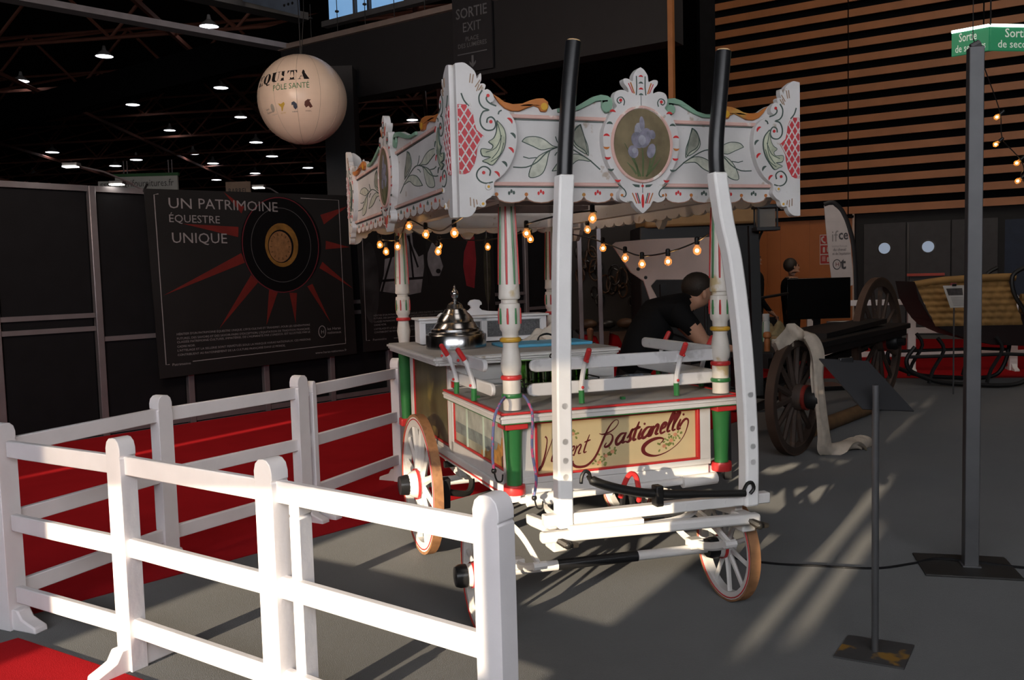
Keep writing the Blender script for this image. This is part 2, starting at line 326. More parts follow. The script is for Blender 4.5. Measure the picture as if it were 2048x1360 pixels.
LAMPS = [(-12.1, 23.4), (-12.9, 29.2), (-17.3, 32.3), (-15.3, 37.0), (-10.8, 34.3), (-11.9, 40.4), (-16.2, 43.3), (-24.9, 49.2), (-21.9, 53.0), (-17.9, 51.2), (-18.2, 55.5), (-13.3, 47.7), (-17.2, 61.1), (-13.9, 53.1), (-13.1, 58.9), (-31, 58.6), (-24.2, 55.4), (-8.5, 26.2), (-20.9, 64.3), (-2.3, 36.5), (-4.4, 42.3)]
NEAR = ['high-bay lamp at the top left edge of the picture', 'high-bay lamp right of the top left corner, by the brown truss', 'high-bay lamp at the far left under the truss', 'high-bay lamp left of the balloon at mid height', 'high-bay lamp closest to the balloon on its left', 'high-bay lamp just left below the balloon lettering']
FAR = sorted([i for i in range(6, 21) if i not in (17, 19, 20)], key=lambda i: LAMPS[i][0]/LAMPS[i][1]); ORD = ('first', 'second', 'third', 'fourth', 'fifth', 'sixth', 'seventh', 'eighth', 'ninth', 'tenth', 'eleventh', 'twelfth', 'thirteenth')
h0 = None
for i, (x, y) in enumerate(LAMPS):
    lb = NEAR[i] if i < 6 else ('small bright lamp seen just left of the carved canopy corner' if i == 19 else 'small lamp above the carved left side of the canopy' if i == 20 else 'lamp glowing behind the steel edge beam near the balloon' if i == 17 else 'small distant high-bay lamp over the black wall, %s from the left' % ORD[FAR.index(i)])
    if h0 is None:
        h0 = thing('high_bay_lamp', lb, 'lamp', (x, y, 9), 0, 'high-bay lamps of the far hall')
        MB().lathe([(.06, .5), (.1, .3), (.32, .12), (.42, 0), (.40, 0), (.3, .1)], n=16).build('shade', mat('lamp_shade', (.5, .5, .52), .4), h0)
        MB().lathe([(.38, .01), (.36, .04), (.25, .1)], n=16).build('diffuser', emis('lamp_light', (.92, .93, 1), 9), h0)
        MB().tube([(0, 0, .5), (0, 0, 1.7)], .015, 6).build('rod', BLACK, h0); h = h0
    else: h = copy_tree(h0)
    h.location = (x, y, 9); h['label'] = lb; s = .68+.2*(y > 45); h.scale = (s, s, s)
# traced ornament outlines of the canopy (s from the board centre, z) and of the sign lettering (u, z), metres
CD = {
'corner': [(.81,2.453),(.789,2.454),(.769,2.443),(.749,2.427),(.74,2.411),(.736,2.394),(.724,2.414),(.718,2.412),(.718,2.389),(.724,2.375),(.71,2.376),(.7,2.368),(.705,2.351),(.693,2.354),(.677,2.344),(.666,2.324),(.669,2.307),(.681,2.301),(.679,2.293),(.652,2.286),(.622,2.275),(.599,2.259),(.581,2.234),(.573,2.2),(.571,2.16),(.579,2.114),(.595,2.068),(.62,2.028),(.648,2.002),(.673,1.985),(.677,1.962),(.674,1.942),(.694,1.919),(.712,1.908),(.718,1.89),(.732,1.879),(.752,1.882),(.761,1.862),(.78,1.845),(.798,1.839)],
'lat': [(.804,2.289),(.786,2.289),(.769,2.273),(.758,2.251),(.753,2.218),(.745,2.19),(.714,2.165),(.732,2.139),(.744,2.117),(.748,2.088),(.758,2.054),(.78,2.02),(.798,2.012)],
'strokes': [[(.716,2.348),(.73,2.325),(.728,2.297),(.712,2.278),(.689,2.27),(.714,2.264),(.728,2.235),(.724,2.207),(.704,2.19),(.676,2.192),(.663,2.209),(.666,2.231),(.68,2.243),(.697,2.236),(.7,2.219)],[(.658,2.288),(.682,2.296),(.697,2.308),(.699,2.32),(.691,2.326)],[(.695,2.007),(.691,2.027),(.706,2.041),(.726,2.042),(.745,2.026),(.75,2.004),(.736,1.984),(.71,1.976),(.682,1.982)],[(.805,2.333),(.794,2.305),(.774,2.283)],[(.65,2.255),(.646,2.266),(.635,2.271)]],
'carve': [[(.763,2.412),(.768,2.376)],[(.751,2.41),(.758,2.374)],[(.724,2.389),(.745,2.36)],[(.728,2.372),(.74,2.344)],[(.716,2.369),(.732,2.347)],[(.78,1.919),(.779,1.885)],[(.766,1.913),(.764,1.879)],[(.754,1.91),(.751,1.89)]],
'acan': [(.657,2.229),(.63,2.199),(.622,2.159),(.633,2.113),(.658,2.076),(.683,2.05),(.705,2.058),(.724,2.066),(.689,2.081),(.724,2.086),(.728,2.114),(.688,2.112),(.678,2.129),(.696,2.143),(.674,2.158),(.661,2.186)],
'cres': [(.601,2.227),(.589,2.167),(.599,2.108),(.629,2.051),(.663,2.01)],
'dots': [(.692,2.328),(.683,2.224),(.72,2.019)],
'flow': [(.702,1.962),(.728,1.893)],
'med': [(-.005,2.475),(.013,2.464),(.029,2.441),(.034,2.414),(.056,2.424),(.077,2.422),(.075,2.404),(.058,2.385),(.055,2.367),(.073,2.374),(.093,2.375),(.114,2.367),(.123,2.346),(.12,2.322),(.11,2.306),(.127,2.289),(.147,2.265),(.163,2.235),(.175,2.205),(.179,2.169),(.175,2.126),(.162,2.077),(.14,2.034),(.115,2.003),(.104,1.984),(.09,1.96),(.103,1.945),(.106,1.92),(.092,1.905),(.068,1.9),(.046,1.905),(.032,1.884),(.015,1.868),(-.002,1.854),(-.017,1.853)],
'oval': [(-.006,2.302),(-.009,2.146),(.131,2.149),(-.012,1.993),(-.148,2.143)],
'ospir': [[(.079,2.311),(.075,2.329),(.086,2.344),(.103,2.342),(.11,2.33),(.101,2.319),(.09,2.324)],[(.114,1.978),(.083,1.954),(.075,1.935),(.085,1.923),(.097,1.933)],[(-.025,2.435),(-.022,2.391),(-.026,2.355)],[(.016,2.437),(.015,2.392),(.018,2.357)],[(-.066,2.416),(-.04,2.36)],[(.045,2.409),(.027,2.363)]],
'omark': [(-.003,2.436),(-.004,2.408),(-.004,2.383),(-.005,2.359),(.137,2.283),(.152,2.232),(.168,2.181),(.169,2.144),(.164,2.101),(.15,2.052),(.118,2.006)],
'green': [(.12,2.337),(.145,2.353),(.179,2.357),(.215,2.347),(.25,2.327),(.291,2.304),(.335,2.293),(.379,2.293),(.378,2.276),(.321,2.277),(.277,2.291),(.236,2.311),(.201,2.328),(.175,2.332),(.175,2.306),(.16,2.281),(.137,2.286),(.127,2.304)],
'orange': [(.665,2.34),(.638,2.326),(.615,2.31),(.579,2.302),(.535,2.307),(.504,2.32),(.472,2.329),(.442,2.331),(.422,2.317),(.42,2.297),(.43,2.276),(.455,2.276),(.464,2.292),(.486,2.3),(.511,2.291),(.548,2.275),(.586,2.274),(.615,2.284),(.639,2.306)],
'topline': [(.665,2.34),(.638,2.326),(.615,2.31),(.579,2.302),(.535,2.307),(.504,2.32),(.472,2.329),(.442,2.331),(.422,2.317)],
'railtop': [(.587,2.257),(.581,2.246),(.164,2.266),(.163,2.254)],
'railbot': [(.673,1.979),(.674,1.97),(.111,1.985),(.111,1.972)],
'scal': [(.657,1.928),(.524,1.928),(.388,1.929),(.591,1.903)],
'stem': [(.581,2.047),(.524,2.047),(.473,2.07),(.434,2.106),(.396,2.127),(.351,2.137),(.3,2.12),(.23,2.08),(.27,2.105),(.225,2.076),(.183,2.042)],
'leaves': [[(.539,2.153),(.52,2.17),(.477,2.174),(.44,2.164),(.402,2.138),(.377,2.133),(.415,2.127),(.453,2.12),(.49,2.134)],[(.412,2.121),(.466,2.094),(.499,2.053),(.512,2.009),(.481,2.007),(.45,2.024),(.432,2.06),(.422,2.1)],[(.274,2.229),(.301,2.202),(.312,2.161),(.293,2.132),(.245,2.107),(.247,2.145),(.259,2.192)],[(.271,2.231),(.294,2.216),(.307,2.18),(.295,2.146),(.257,2.123),(.238,2.1),(.24,2.141),(.256,2.182)],[(.407,2.033),(.362,2.039),(.324,2.054),(.284,2.081),(.225,2.076),(.283,2.105),(.335,2.098),(.374,2.074)]],
'twigs': [[(.535,2.09),(.51,2.084),(.476,2.088)],[(.388,2.177),(.382,2.159),(.367,2.136)],[(.393,2.098),(.384,2.11),(.367,2.118)]],
'L': {'Bs': [(.295,.736),(.294,.723),(.309,.708),(.336,.703),(.367,.708),(.399,.731),(.422,.762),(.44,.797),(.458,.832),(.476,.865),(.496,.892),(.517,.908),(.532,.905),(.531,.889),(.51,.867),(.478,.851),(.45,.846),(.433,.851)],'Bb': [(.464,.839),(.487,.845),(.501,.834),(.499,.813),(.483,.792),(.465,.785),(.459,.79),(.469,.805)],'sw': [(.861,.848),(.879,.873),(.898,.884),(.909,.871),(.9,.836),(.878,.795),(.841,.76),(.792,.733),(.738,.719),(.697,.723),(.667,.739),(.661,.761),(.677,.781),(.71,.797),(.746,.803),(.769,.798),(.769,.789),(.754,.775)],'base': [(.511,.791),(.867,.839)],'xh': [(.513,.854),(.868,.898)],'asc': [(.793,.92)],'V1': [(.161,.861),(.17,.847),(.164,.802),(.15,.752),(.131,.709),(.125,.712),(.135,.728)],'V2': [(.131,.709),(.146,.727),(.164,.77),(.186,.82),(.204,.863)],'vb': [(.17,.734),(.36,.768)],'vx': [(.171,.785),(.361,.817)]},
'roses': [[(.464,.743)],[(.499,.76)],[(.814,.785)],[(.836,.812)],[(.775,.761)],[(.298,.862)],[(.43,.715)]]}
# ---------------------------------------------------------------- the ice-cream cart
YAW = .3417; CX, CY = -.0071, 3.9327; CW, CL = 1.082, 2.15
cart = thing('ice_cream_cart', 'white painted ice cream cart with carved canopy, lettered front panel and raised shafts', 'cart', (CX, CY, 0), YAW)
X, Y, Z = V((1, 0, 0)), V((0, 1, 0)), V((0, 0, 1))
def inside(p, poly):
    c = False; j = len(poly)-1
    for i in range(len(poly)):
        if (poly[i][1] > p[1]) != (poly[j][1] > p[1]) and p[0] < (poly[j][0]-poly[i][0])*(p[1]-poly[i][1])/(poly[j][1]-poly[i][1])+poly[i][0]: c = not c
        j = i
    return c
def cresc(cx, cz, a, r=.014):
    L = [(r*cos(t), r*sin(t)) for t in (-1.35, -.9, -.45, 0, .45, .9, 1.35)]+[(r*.22+.12*r*(1-(y*y)), r*y) for y in (.6, 0, -.6)]
    return [(cx+x*cos(a)-y*sin(a), cz+x*sin(a)+y*cos(a)) for x, y in L]
def canopy(name, o, ax, half, detail):
    ax = V(ax); o = V(o); ex = half-.81; k = (.405+ex)/.405
    fm = lambda s: s if s <= .165 else .165+(s-.165)*k
    fc = lambda s: s+ex
    top = [(0, 2.36)]+[(fm(s), z) for s, z in CD['green'][:8]]+[(fm(.40), 2.287)]+[(fm(s), z) for s, z in CD['orange'][8::-1] if fm(s) < fc(.69)]+[(fc(.70), 2.35), (fc(.80), 2.35), (fc(.80), 1.93)]
    s1 = fc(.657); ns = round(s1/.134); w = s1/ns; bot = []
    for i in range(ns):
        a = s1-i*w
        bot += [(a-w*q, 1.928-.026*math.sqrt(max(0, 1-(2*q-1)**2))) for q in (.0, .08, .25, .5, .75, .92)]
    R = top+[(fc(.66), 1.928)]+bot
    poly = R+[(-s, z) for s, z in R[::-1] if s > 1e-4]
    bd = MB().prism(poly, o, ax, Z, -.022, 0).build(name, CREAM, cart)
    P = lambda shp, d0, d1, nm, m, bev=0: MB().prism(shp, o, ax, Z, d0, d1).build(nm, m, bd, bevel=bev)
    mir = lambda shp, q: [(q*s, z) for s, z in shp]
    for q in (1, -1):
        for z, a, b in ((2.254, .15, fc(.60)), (1.977, .10, fc(.68))):
            MB().prism(mir([(a, z-.008), (b, z-.008), (b, z+.008), (a, z+.008)], q), o, ax, Z, 0, .012).build('pink_rail', PINK, bd, bevel=.003)
            MB().prism(mir([(a, z-.014), (b, z-.014), (b, z-.011), (a, z-.011)], q), o, ax, Z, 0, .004).build('rail_dark_line', DKGRN, bd)  # thin dark line under each rail
        cp = [(fc(s), z) for s, z in smooth(CD['corner'], 3)]; e = fc(.826); cp = cp+[(e, 1.84), (e, 2.45)]
        P(mir(cp, q), 0, .03, 'corner_carving', CREAM, .007)
        if detail:
            P(mir([(fm(s), z) for s, z in CD['green']], q), 0, .014, 'wave_band', WGREEN, .003); P(mir([(fm(s), z) for s, z in CD['orange']], q), 0, .014, 'wave_band', ORANGE, .003)
            g0 = CD['green']; P(mir(ell(fm(.157), 2.306, .022, .022, 14), q), .014, .018, 'wave_curl', WGREEN, .002); P(mir(ell(fm(.441), 2.296, .016, .016, 14), q), .014, .018, 'wave_curl', YEL, .002)
            la = [(fc(s), z) for s, z in CD['lat']]+[(e-.004, 2.012), (e-.004, 2.289)]
            P(mir(la, q), .03, .032, 'lattice_panel', LRED)
            mb = MB()
            for dr in ((.55, .84), (-.55, .84)):
                for c in range(-8, 16):
                    x0 = fc(.76)+c*.034-.1; seg = []
                    for t in range(0, 120):
                        p = (x0+dr[0]*(t-60)*.006, 2.15+dr[1]*(t-60)*.006); ins = inside(p, la)
                        if ins: seg.append(p)
                        if (not ins or t == 119) and len(seg) > 1: mb.ribbon(mir([seg[0], seg[-1]], q), .0055, o, ax, Z, .032, .0345); seg = []
                        elif not ins: seg = []
            mb.build('lattice_bars', CREAM, bd)
            for s in CD['strokes']: MB().ribbon(mir([(fc(a), z) for a, z in smooth(s, 3)], q), .0055, o, ax, Z, .03, .0325).build('scroll_line', DKGRN, bd)
            for s in CD['carve']: MB().ribbon(mir([(fc(a), z) for a, z in s], q), .004, o, ax, Z, .03, .032).build('carved_line', mat('carved_brown', (.30, .20, .13), .6, bump=0), bd)
            P(mir([(fc(s), z) for s, z in smooth(CD['acan']+CD['acan'][:1], 3)[:-1]], q), .03, .036, 'acanthus_leaf', ACAN, .003)
            for ln in ([(.655, 2.215), (.643, 2.16), (.655, 2.11), (.685, 2.075)], [(.64, 2.17), (.665, 2.12), (.71, 2.1)], [(.632, 2.14), (.65, 2.09), (.69, 2.062)]): MB().ribbon(mir([(fc(a), z) for a, z in smooth(ln, 3)], q), .003, o, ax, Z, .036, .0372).build('leaf_vein', DKGRN, bd)
            MB().ribbon(mir([(fc(a), z) for a, z in smooth(CD['acan']+CD['acan'][:1], 3)], q), .003, o, ax, Z, .03, .0365).build('leaf_outline', DKGRN, bd)
            for i, (s, z) in enumerate(CD['cres']): P(mir(cresc(fc(s)+.004, z, PI*.75, .016), q), .03, .0325, 'painted_crescent', RED if i % 2 == 0 else DKGRN)
            for s, z in CD['dots']: P(mir(ell(fc(s), z, .007, .007, 10), q), .03, .033, 'painted_dot', RED)
            for s, z in CD['flow']: P(mir(ell(fc(s), z, .014, .014, 12), q), .03, .036, 'rosette', CREAM, .003); P(mir(ell(fc(s), z, .006, .006, 8), q), .036, .038, 'rosette_eye', YEL)
            for lf in CD['leaves']:
                lf2 = [(fm(s), z) for s, z in smooth(lf+lf[:1], 3)[:-1]]; P(mir(lf2, q), 0, .0012, 'painted_leaf', LEAF)
                MB().ribbon(mir(lf2+lf2[:1], q), .0035, o, ax, Z, 0, .002).build('leaf_outline', DKGRN, bd)
            MB().ribbon(mir([(fm(a), z) for a, z in smooth(CD['stem'][:8]+CD['stem'][9:], 3)], q), .005, o, ax, Z, 0, .002).build('painted_stem', DKGRN, bd)
            for s in CD['twigs']: MB().ribbon(mir([(fm(a), z) for a, z in s], q), .004, o, ax, Z, 0, .002).build('painted_stem', DKGRN, bd)
            for i in range(ns):
                a = s1-i*w
                P(mir(ell(a, 1.935, .008, .008, 8), q), 0, .002, 'painted_dot', ORANGE)
                for dx, dz, m in ((-.5*w, .008, DKGRN if i % 2 == 0 else RED), (-.42*w, .0, DKGRN if i % 2 == 0 else RED), (-.58*w, .002, DKGRN if i % 2 == 0 else RED)):
                    P(mir(ell(a+dx, 1.94+dz, .005, .008, 8), q), 0, .002, 'painted_bud', m)
            MB().ribbon(mir([(a, z-.002) for a, z in bot if a > .1], q), .004, o, ax, Z, 0, .0015).build('scallop_line', mat('scallop_brown', (.25, .12, .07), .6, bump=0), bd)
    md = [(max(0, s+.005), z) for s, z in smooth(CD['med'], 3)]; md[-1] = (0, md[-1][1]); md = [p for i, p in enumerate(md) if i in (0, len(md)-1) or p[0] > .001]
    P(md+[(-s, z) for s, z in md[::-1] if s > 1e-4], 0, .036, 'medallion_plate', CREAM, .008)
    if detail:
        oz = 2.147
        P(ell(0, oz, .146, .160, 36), .036, .040, 'medallion_painting', OLIVE)
        MB().prism(ell(0, oz, .142, .156, 36), o, ax, Z, .040, .041).build('painting_ground', OLIVE, bd)
        rg = MB(); pts = [o+ax*a+Z*z for a, z in ell(0, oz, .143, .158, 48)]; nn = ax.cross(Z); rg.tube([p+nn*.04 for p in pts], .0075, 6, closed=True); rg.build('medallion_ring', PINK, bd)
        for i, (cx, cz, a, b, r, m) in enumerate([(-.01, 2.19, .026, .05, .2, LILAC2), (.012, 2.175, .03, .045, -.4, LILAC), (-.022, 2.165, .03, .036, .5, LILAC), (0, 2.235, .012, .032, .1, LILAC), (-.045, 2.115, .024, .028, .4, LILAC), (.042, 2.12, .020, .032, -.3, LILAC), (.048, 2.19, .015, .02, .3, LILAC), (-.002, 2.165, .018, .022, 0, LILAC2), (-.04, 2.12, .011, .012, 0, LILAC2)]):
            P(ell(cx, cz, a, b, 14, r), .041, .042+i*.0003, 'painted_petal', m)
        for a, b in (((0, 2.01), (-.002, 2.15)), ((-.02, 2.01), (-.045, 2.1)), ((.02, 2.012), (.04, 2.1)), ((-.01, 2.01), (-.085, 2.15)), ((.015, 2.01), (.09, 2.09)), ((-.03, 2.02), (-.075, 2.07)), ((.03, 2.02), (.07, 2.15))):
            MB().ribbon([a, ((a[0]+b[0])/2+.004, (a[1]+b[1])/2), b], [.008, .009, .002], o, ax, Z, .041, .0418).build('painted_stalk', STEMG, bd)
        MB().ribbon([(0, 2.307), (0, 2.36)], .002, o, ax, Z, .036, .0375).build('carved_line', DKGRN, bd); MB().ribbon([(0, 1.94), (0, 1.985)], .002, o, ax, Z, .036, .0375).build('carved_line', DKGRN, bd)
        for q in (1, -1):
            for s in CD['ospir'][:2]: MB().ribbon(mir(smooth([(a+.005, z) for a, z in s], 3), q), .004, o, ax, Z, .036, .0385).build('scroll_line', DKGRN, bd)
            MB().ribbon(mir([(.021, 2.437), (.020, 2.392), (.023, 2.357)], q), .004, o, ax, Z, .036, .0385).build('scroll_line', DKGRN, bd)
            MB().ribbon(mir([(.05, 2.409), (.032, 2.363)], q), .005, o, ax, Z, .036, .0385).build('scroll_line', ORANGE, bd); MB().ribbon(mir([(.06, 2.405), (.04, 2.365)], q), .003, o, ax, Z, .036, .0385).build('scroll_line', RED, bd)
            for i, (s, z) in enumerate(CD['omark'][4:]): P(mir(cresc(s+.0, z-.006, PI/2 if z > 2.15 else -PI/2, .015), q), .036, .0385, 'painted_crescent', (RED, DKGRN, RED, ORANGE, RED, DKGRN, RED)[i])
            P(mir(ell(.1, 1.93, .006, .006, 8), q), .036, .039, 'painted_dot', ORANGE); P(mir(ell(.098, 2.332, .007, .007, 8), q), .036, .039, 'painted_dot', RED)
            for a, b, m in ((.028, .034, RED), (.018, .026, DKGRN), (.042, .05, ORANGE)): MB().ribbon(mir([(a*.8, 1.935), (b, 1.965)] if 0 else [(a*.7, 1.895), (b, 1.94)], q), .004, o, ax, Z, .036, .0385).build('carved_line', m, bd)
            P(mir([(.015, 1.975), (.05, 1.978), (.035, 1.966), (.015, 1.964)], q), .036, .0385, 'painted_bud', DKGRN)
        for i, (s, z) in enumerate(CD['omark'][:4]): P(cresc(0, z-.005, PI/2, .011), .036, .0385, 'painted_crescent', RED if i % 2 == 0 else DKGRN)
        P(ell(0, 1.905, .006, .03, 12), .036, .039, 'painted_bud', RED); P(ell(0, 1.97, .006, .006, 8), .036, .039, 'painted_dot', RED)
    return bd
VF = -.2156; UC = .5375; HF = .81; HS = (CL-2*VF)/2; VC = CL/2
tag(canopy('canopy_front_board', (UC, VF, 0), X, HF, 1), 'carved front board with oval iris painting')
tag(canopy('canopy_side_board', (UC-HF-.005, VC, 0), -Y, HS-.02, 1), 'carved side board with leaf sprays')
canopy('canopy_rear_board', (UC, CL-VF, 0), -X, HF, 0); canopy('canopy_side_board', (UC+HF+.005, VC, 0), Y, HS-.02, 0)
for v in (.1, .75, 1.4, 2.05): MB().box((UC, v, 2.05), (1.58, .04, .05)).build('rafter', mat('roof_lilac', (.06, .038, .034), .7, wear=(.03, .018, .014), wt=.55, ws=3), cart)
for u in (0, CW): MB().box((u, VC, 1.965), (.06, CL+.36, .07)).build('canopy_bearer', CREAM, cart)
for v in (0, CL): MB().box((UC, v, 1.965), (1.5, .06, .07)).build('canopy_bearer', CREAM, cart)
# corner posts, turned, and their legs
def post(u, v, z0, front):
    H = 1.95
    pr = [(.033, 1.95), (.036, 1.84), (.047, 1.515), (.049, 1.505), (.046, 1.496), (.037, 1.492), (.037, 1.478), (.046, 1.474), (.0475, 1.46), (.0475, 1.375), (.045, 1.36), (.037, 1.35), (.036, 1.33)]
    pr += [(.036, 1.30), (.034, 1.288), (.04, 1.255), (.047, 1.205), (.044, 1.175), (.037, 1.16)] if front else [(.036, 1.31), (.04, 1.28), (.045, 1.245), (.04, 1.205), (.036, 1.17)]
    if front: pr += [(.040, 1.13), (.040, 1.0)]
    p = MB().lathe(pr[::-1], (u, v, 0), n=20).build('corner_post', POSTW, cart)
    tor = lambda z, m, r=.047, h=.012: MB().lathe([(r*.8, z-h), (r, z-h*.6), (r*1.04, z), (r, z+h*.6), (r*.8, z+h)], (u, v, 0), n=20).build('ring', m, p)
    if front: tor(1.314, YEL); tor(1.145, RED); tor(1.064, GREEN)
    else: tor(1.325, RED)
    for k in range(8):
        a = 2*PI*k/8+.25; ca, sa = cos(a), sin(a)
        for z0s, r0, z1, r1 in ((1.56, .0455, 1.90, .0350), (1.385, .0478, 1.455, .0478)):
            pts = [(u+ca*r*1.0, v+sa*r*1.0, z) for z, r in ((z0s, r0), ((z0s+z1)/2, (r0+r1)/2), (z1, r1))]
            MB().tube(pts, [.005, .0062, .004], 5).build('painted_flute', RED if k % 2 else GREEN, p)
    return p
for u, v, z0, fr in ((0, 0, 1.0, 1), (CW, 0, 1.0, 1), (0, CL, 1.17, 0), (CW, CL, 1.17, 0)):
    post(u, v, z0, fr)
    top = .948 if fr else 1.15
    lg = MB().lathe([(.034, .655), (.034, .70), (.037, .78), (.042, top-.06), (.046, top-.03)], (u, v, 0), n=18).build('corner_leg', GREEN, cart)
    MB().box((u, v, top-.015), (.11, .11, .034)).build('leg_block', RED, lg, bevel=.005)
    if fr: MB().lathe([(.048, .617), (.05, .625), (.05, .652), (.048, .66)], (u, v, 0), n=18).build('leg_block', RED, lg)
    else: MB().box((u, v, .63), (.09, .09, .05)).build('leg_block', RED, lg, bevel=.004)
# low front deck and its mouldings
D0 = .065
MB().box((UC, .42, .984), (CW+2*D0-.01, .97, .02)).build('deck_top', GREYTOP, cart, bevel=.003)
def frame3(nm, z, h, out, m, th=.02, v1=.9):
    mb = MB(); mb.box((UC, -D0-out, z), (CW+2*D0+2*out+th, th, h))
    for u in (-D0-out, CW+D0+out): mb.box((u, (v1-D0)/2, z), (th, v1+D0, h))
    return mb.build(nm, m, cart, bevel=.003)
frame3('deck_moulding', .966, .034, 0, WHITE); frame3('deck_moulding', .975, .012, .006, WHITE)
frame3('deck_red_edge', .992, .010, .002, RED); frame3('deck_green_edge', .947, .006, -.002, GREEN)
# front body with the lettered sign
BW = (.015, 1.022)
MB().box((UC-.02, .5, .80), (BW[1]-BW[0]-.04, .93, .27)).build('body_box', WHITE, cart)
for a, b, z0, z1 in ((BW[0]+.03, BW[1], .655, .685), (BW[0]+.03, BW[1], .932, .945)): MB().box(((a+b)/2, .012, (z0+z1)/2), (b-a, .03, z1-z0)).build('front_frame', WHITE, cart, bevel=.003)
for a, b in ((.04, .105), (.962, 1.022)): MB().box(((a+b)/2, .013, .80), (b-a, .03, .29)).build('front_frame', WHITE, cart, bevel=.003)
sgn = tag(MB().box((.5325, .022, .81), (.83, .01, .236)).build('name_panel', SIGNBG, cart), 'ochre panel with maroon script lettering and painted roses')
for a, b, z0, z1 in ((.105, .962, .682, .692), (.105, .962, .926, .937), (.105, .116, .69, .93), (.949, .962, .69, .93)): MB().box(((a+b)/2, .008, (z0+z1)/2), (b-a, .024, z1-z0)).build('red_beading', RED, sgn, bevel=.002)
SO, SX, SY_ = V((0, .017, 0)), X, Z
def stroke(pts, wd, nm='script_letter', m=MAROON, d1=.0015):
    n = len(pts); sp = smooth(pts, 4); k = len(sp)
    ww = [wd[min(int(i/(k-1)*(len(wd)-1)), len(wd)-2)]*(1-((i/(k-1)*(len(wd)-1)) % 1 if i < k-1 else 1))+wd[min(int(i/(k-1)*(len(wd)-1))+1, len(wd)-1)]*((i/(k-1)*(len(wd)-1)) % 1 if i < k-1 else 1) for i in range(k)]
    return MB().ribbon(sp, ww, SO, SX, SY_, -.0005, d1).build(nm, m, sgn)
LT = CD['L']
stroke(LT['Bs'], [.010, .013, .012, .010, .010, .011, .008, .004, .003, .005, .008, .003]); stroke(LT['Bb'], [.003, .006, .011, .012, .009, .004]); stroke(LT['sw'], [.010, .012, .010, .005, .003, .003, .006, .014, .02, .02, .016, .010, .006, .003])
stroke(LT['V1'], [.009, .004, .007, .008, .006, .004]); stroke(LT['V2'], [.003, .003, .003])
GL = {'a': ([[(.75, .95), (.35, .95), (.05, .5), (.15, .05), (.45, .1), (.75, .6)], [(.85, 1.0), (.7, .5), (.68, .1), (.95, .12)]], .85),
      's': ([[(.1, .15), (.35, 0), (.55, .2), (.45, .55), (.5, 1.0), (.6, 1.1), (.2, .4)]], .6), 't': ([[(.45, 1.75), (.28, .8), (.25, .1), (.55, .1)], [(.05, 1.1), (.7, 1.2)]], .55),
      'i': ([[(.3, 1.0), (.2, .5), (.22, .08), (.5, .1)]], .45), 'n': ([[(.15, 1.0), (.12, .5), (.05, 0)], [(.1, .55), (.45, 1.0), (.62, .8), (.5, .15), (.8, .1)]], .85),
      'e': ([[(.1, .45), (.45, .6), (.5, .95), (.25, .95), (.08, .5), (.2, .05), (.6, .15)]], .6), 'l': ([[(.1, .3), (.5, 1.3), (.55, 1.7), (.35, 1.7), (.2, .8), (.2, .1), (.5, .1)]], .5),
      'c': ([[(.6, .85), (.35, 1.0), (.08, .5), (.2, .05), (.6, .2)]], .62)}
def word(s, b0, b1, xh, thick):
    tw = sum(GL[c][1] for c in s); bx, bz = b1[0]-b0[0], b1[1]-b0[1]; t = 0
    for c in s:
        for st in GL[c][0]:
            pts = [(b0[0]+bx*(t+x*(1))/tw+y*xh*.28, b0[1]+bz*(t+x)/tw+y*xh) for x, y in st]; stroke(pts, [thick*.45, thick, thick, thick*.5])
        if c == 'i':
            x = (t+.45)/tw; P2 = ell(b0[0]+bx*x+xh*.42, b0[1]+bz*x+xh*1.4, .006, .006, 8); MB().prism(P2, SO, SX, SY_, -.0005, .0015).build('script_letter', MAROON, sgn)
        t += GL[c][1]
word('astianelli', (.512, .789), (.862, .836), .05, .0145); word('incent', (.178, .738), (.365, .768), .048, .0075)
for (p,) in CD['roses']:
    for i in range(9):
        a, r = random.uniform(0, 6.3), random.uniform(.008, .035); MB().prism(ell(p[0]+r*cos(a)*1.3, p[1]+r*sin(a)*.7, .008, .005, 7, a), SO, SX, SY_, -.0005, .0006).build('painted_leaf', RLEAF, sgn)
    MB().prism(ell(p[0], p[1], .011, .009, 9), SO, SX, SY_, -.0005, .0009).build('painted_rose', ROSE, sgn)
# side panels: painted landscapes on the low box and on the tall box behind
LAND = mat('landscape_painting', (.33, .33, .25), .4, wear=(.42, .24, .05), wt=.60, ws=4, var=.45, scl=5); LAND2 = mat('dark_landscape_painting', (.085, .075, .035), .35, wear=(.20, .16, .05), wt=.60, ws=3, var=.5, scl=4)
def side_panel(v0, v1, z0, z1, m, nm, fr):
    p = MB().box((.004, (v0+v1)/2, (z0+z1)/2), (.012, v1-v0, z1-z0)).build(nm, m, cart)
    for a, b, c, d in ((v0-.012, v1+.012, z0-.012, z0), (v0-.012, v1+.012, z1, z1+.012), (v0-.012, v0, z0, z1), (v1, v1+.012, z0, z1)): MB().box((-.001, (a+b)/2, (c+d)/2), (.02, b-a, d-c)).build('red_beading', RED, p, bevel=.002)
    for a, b, c, d in fr: MB().box((-.002, (a+b)/2, (c+d)/2), (.022, b-a, d-c)).build('panel_frame', WHITE, p, bevel=.003)
    return p
sp = side_panel(.12, .93, .71, .92, LAND, 'side_painting', ((.02, .11, .6, .945), (.95, 1.0, .6, .945), (.02, 1.0, .62, .695), (.02, 1.0, .932, .945)))
for v in (.42, .70): MB().box((-.004, v, .815), (.012, .012, .21)).build('batten', mat('pale_green_batten', (.5, .58, .48), .5), sp)
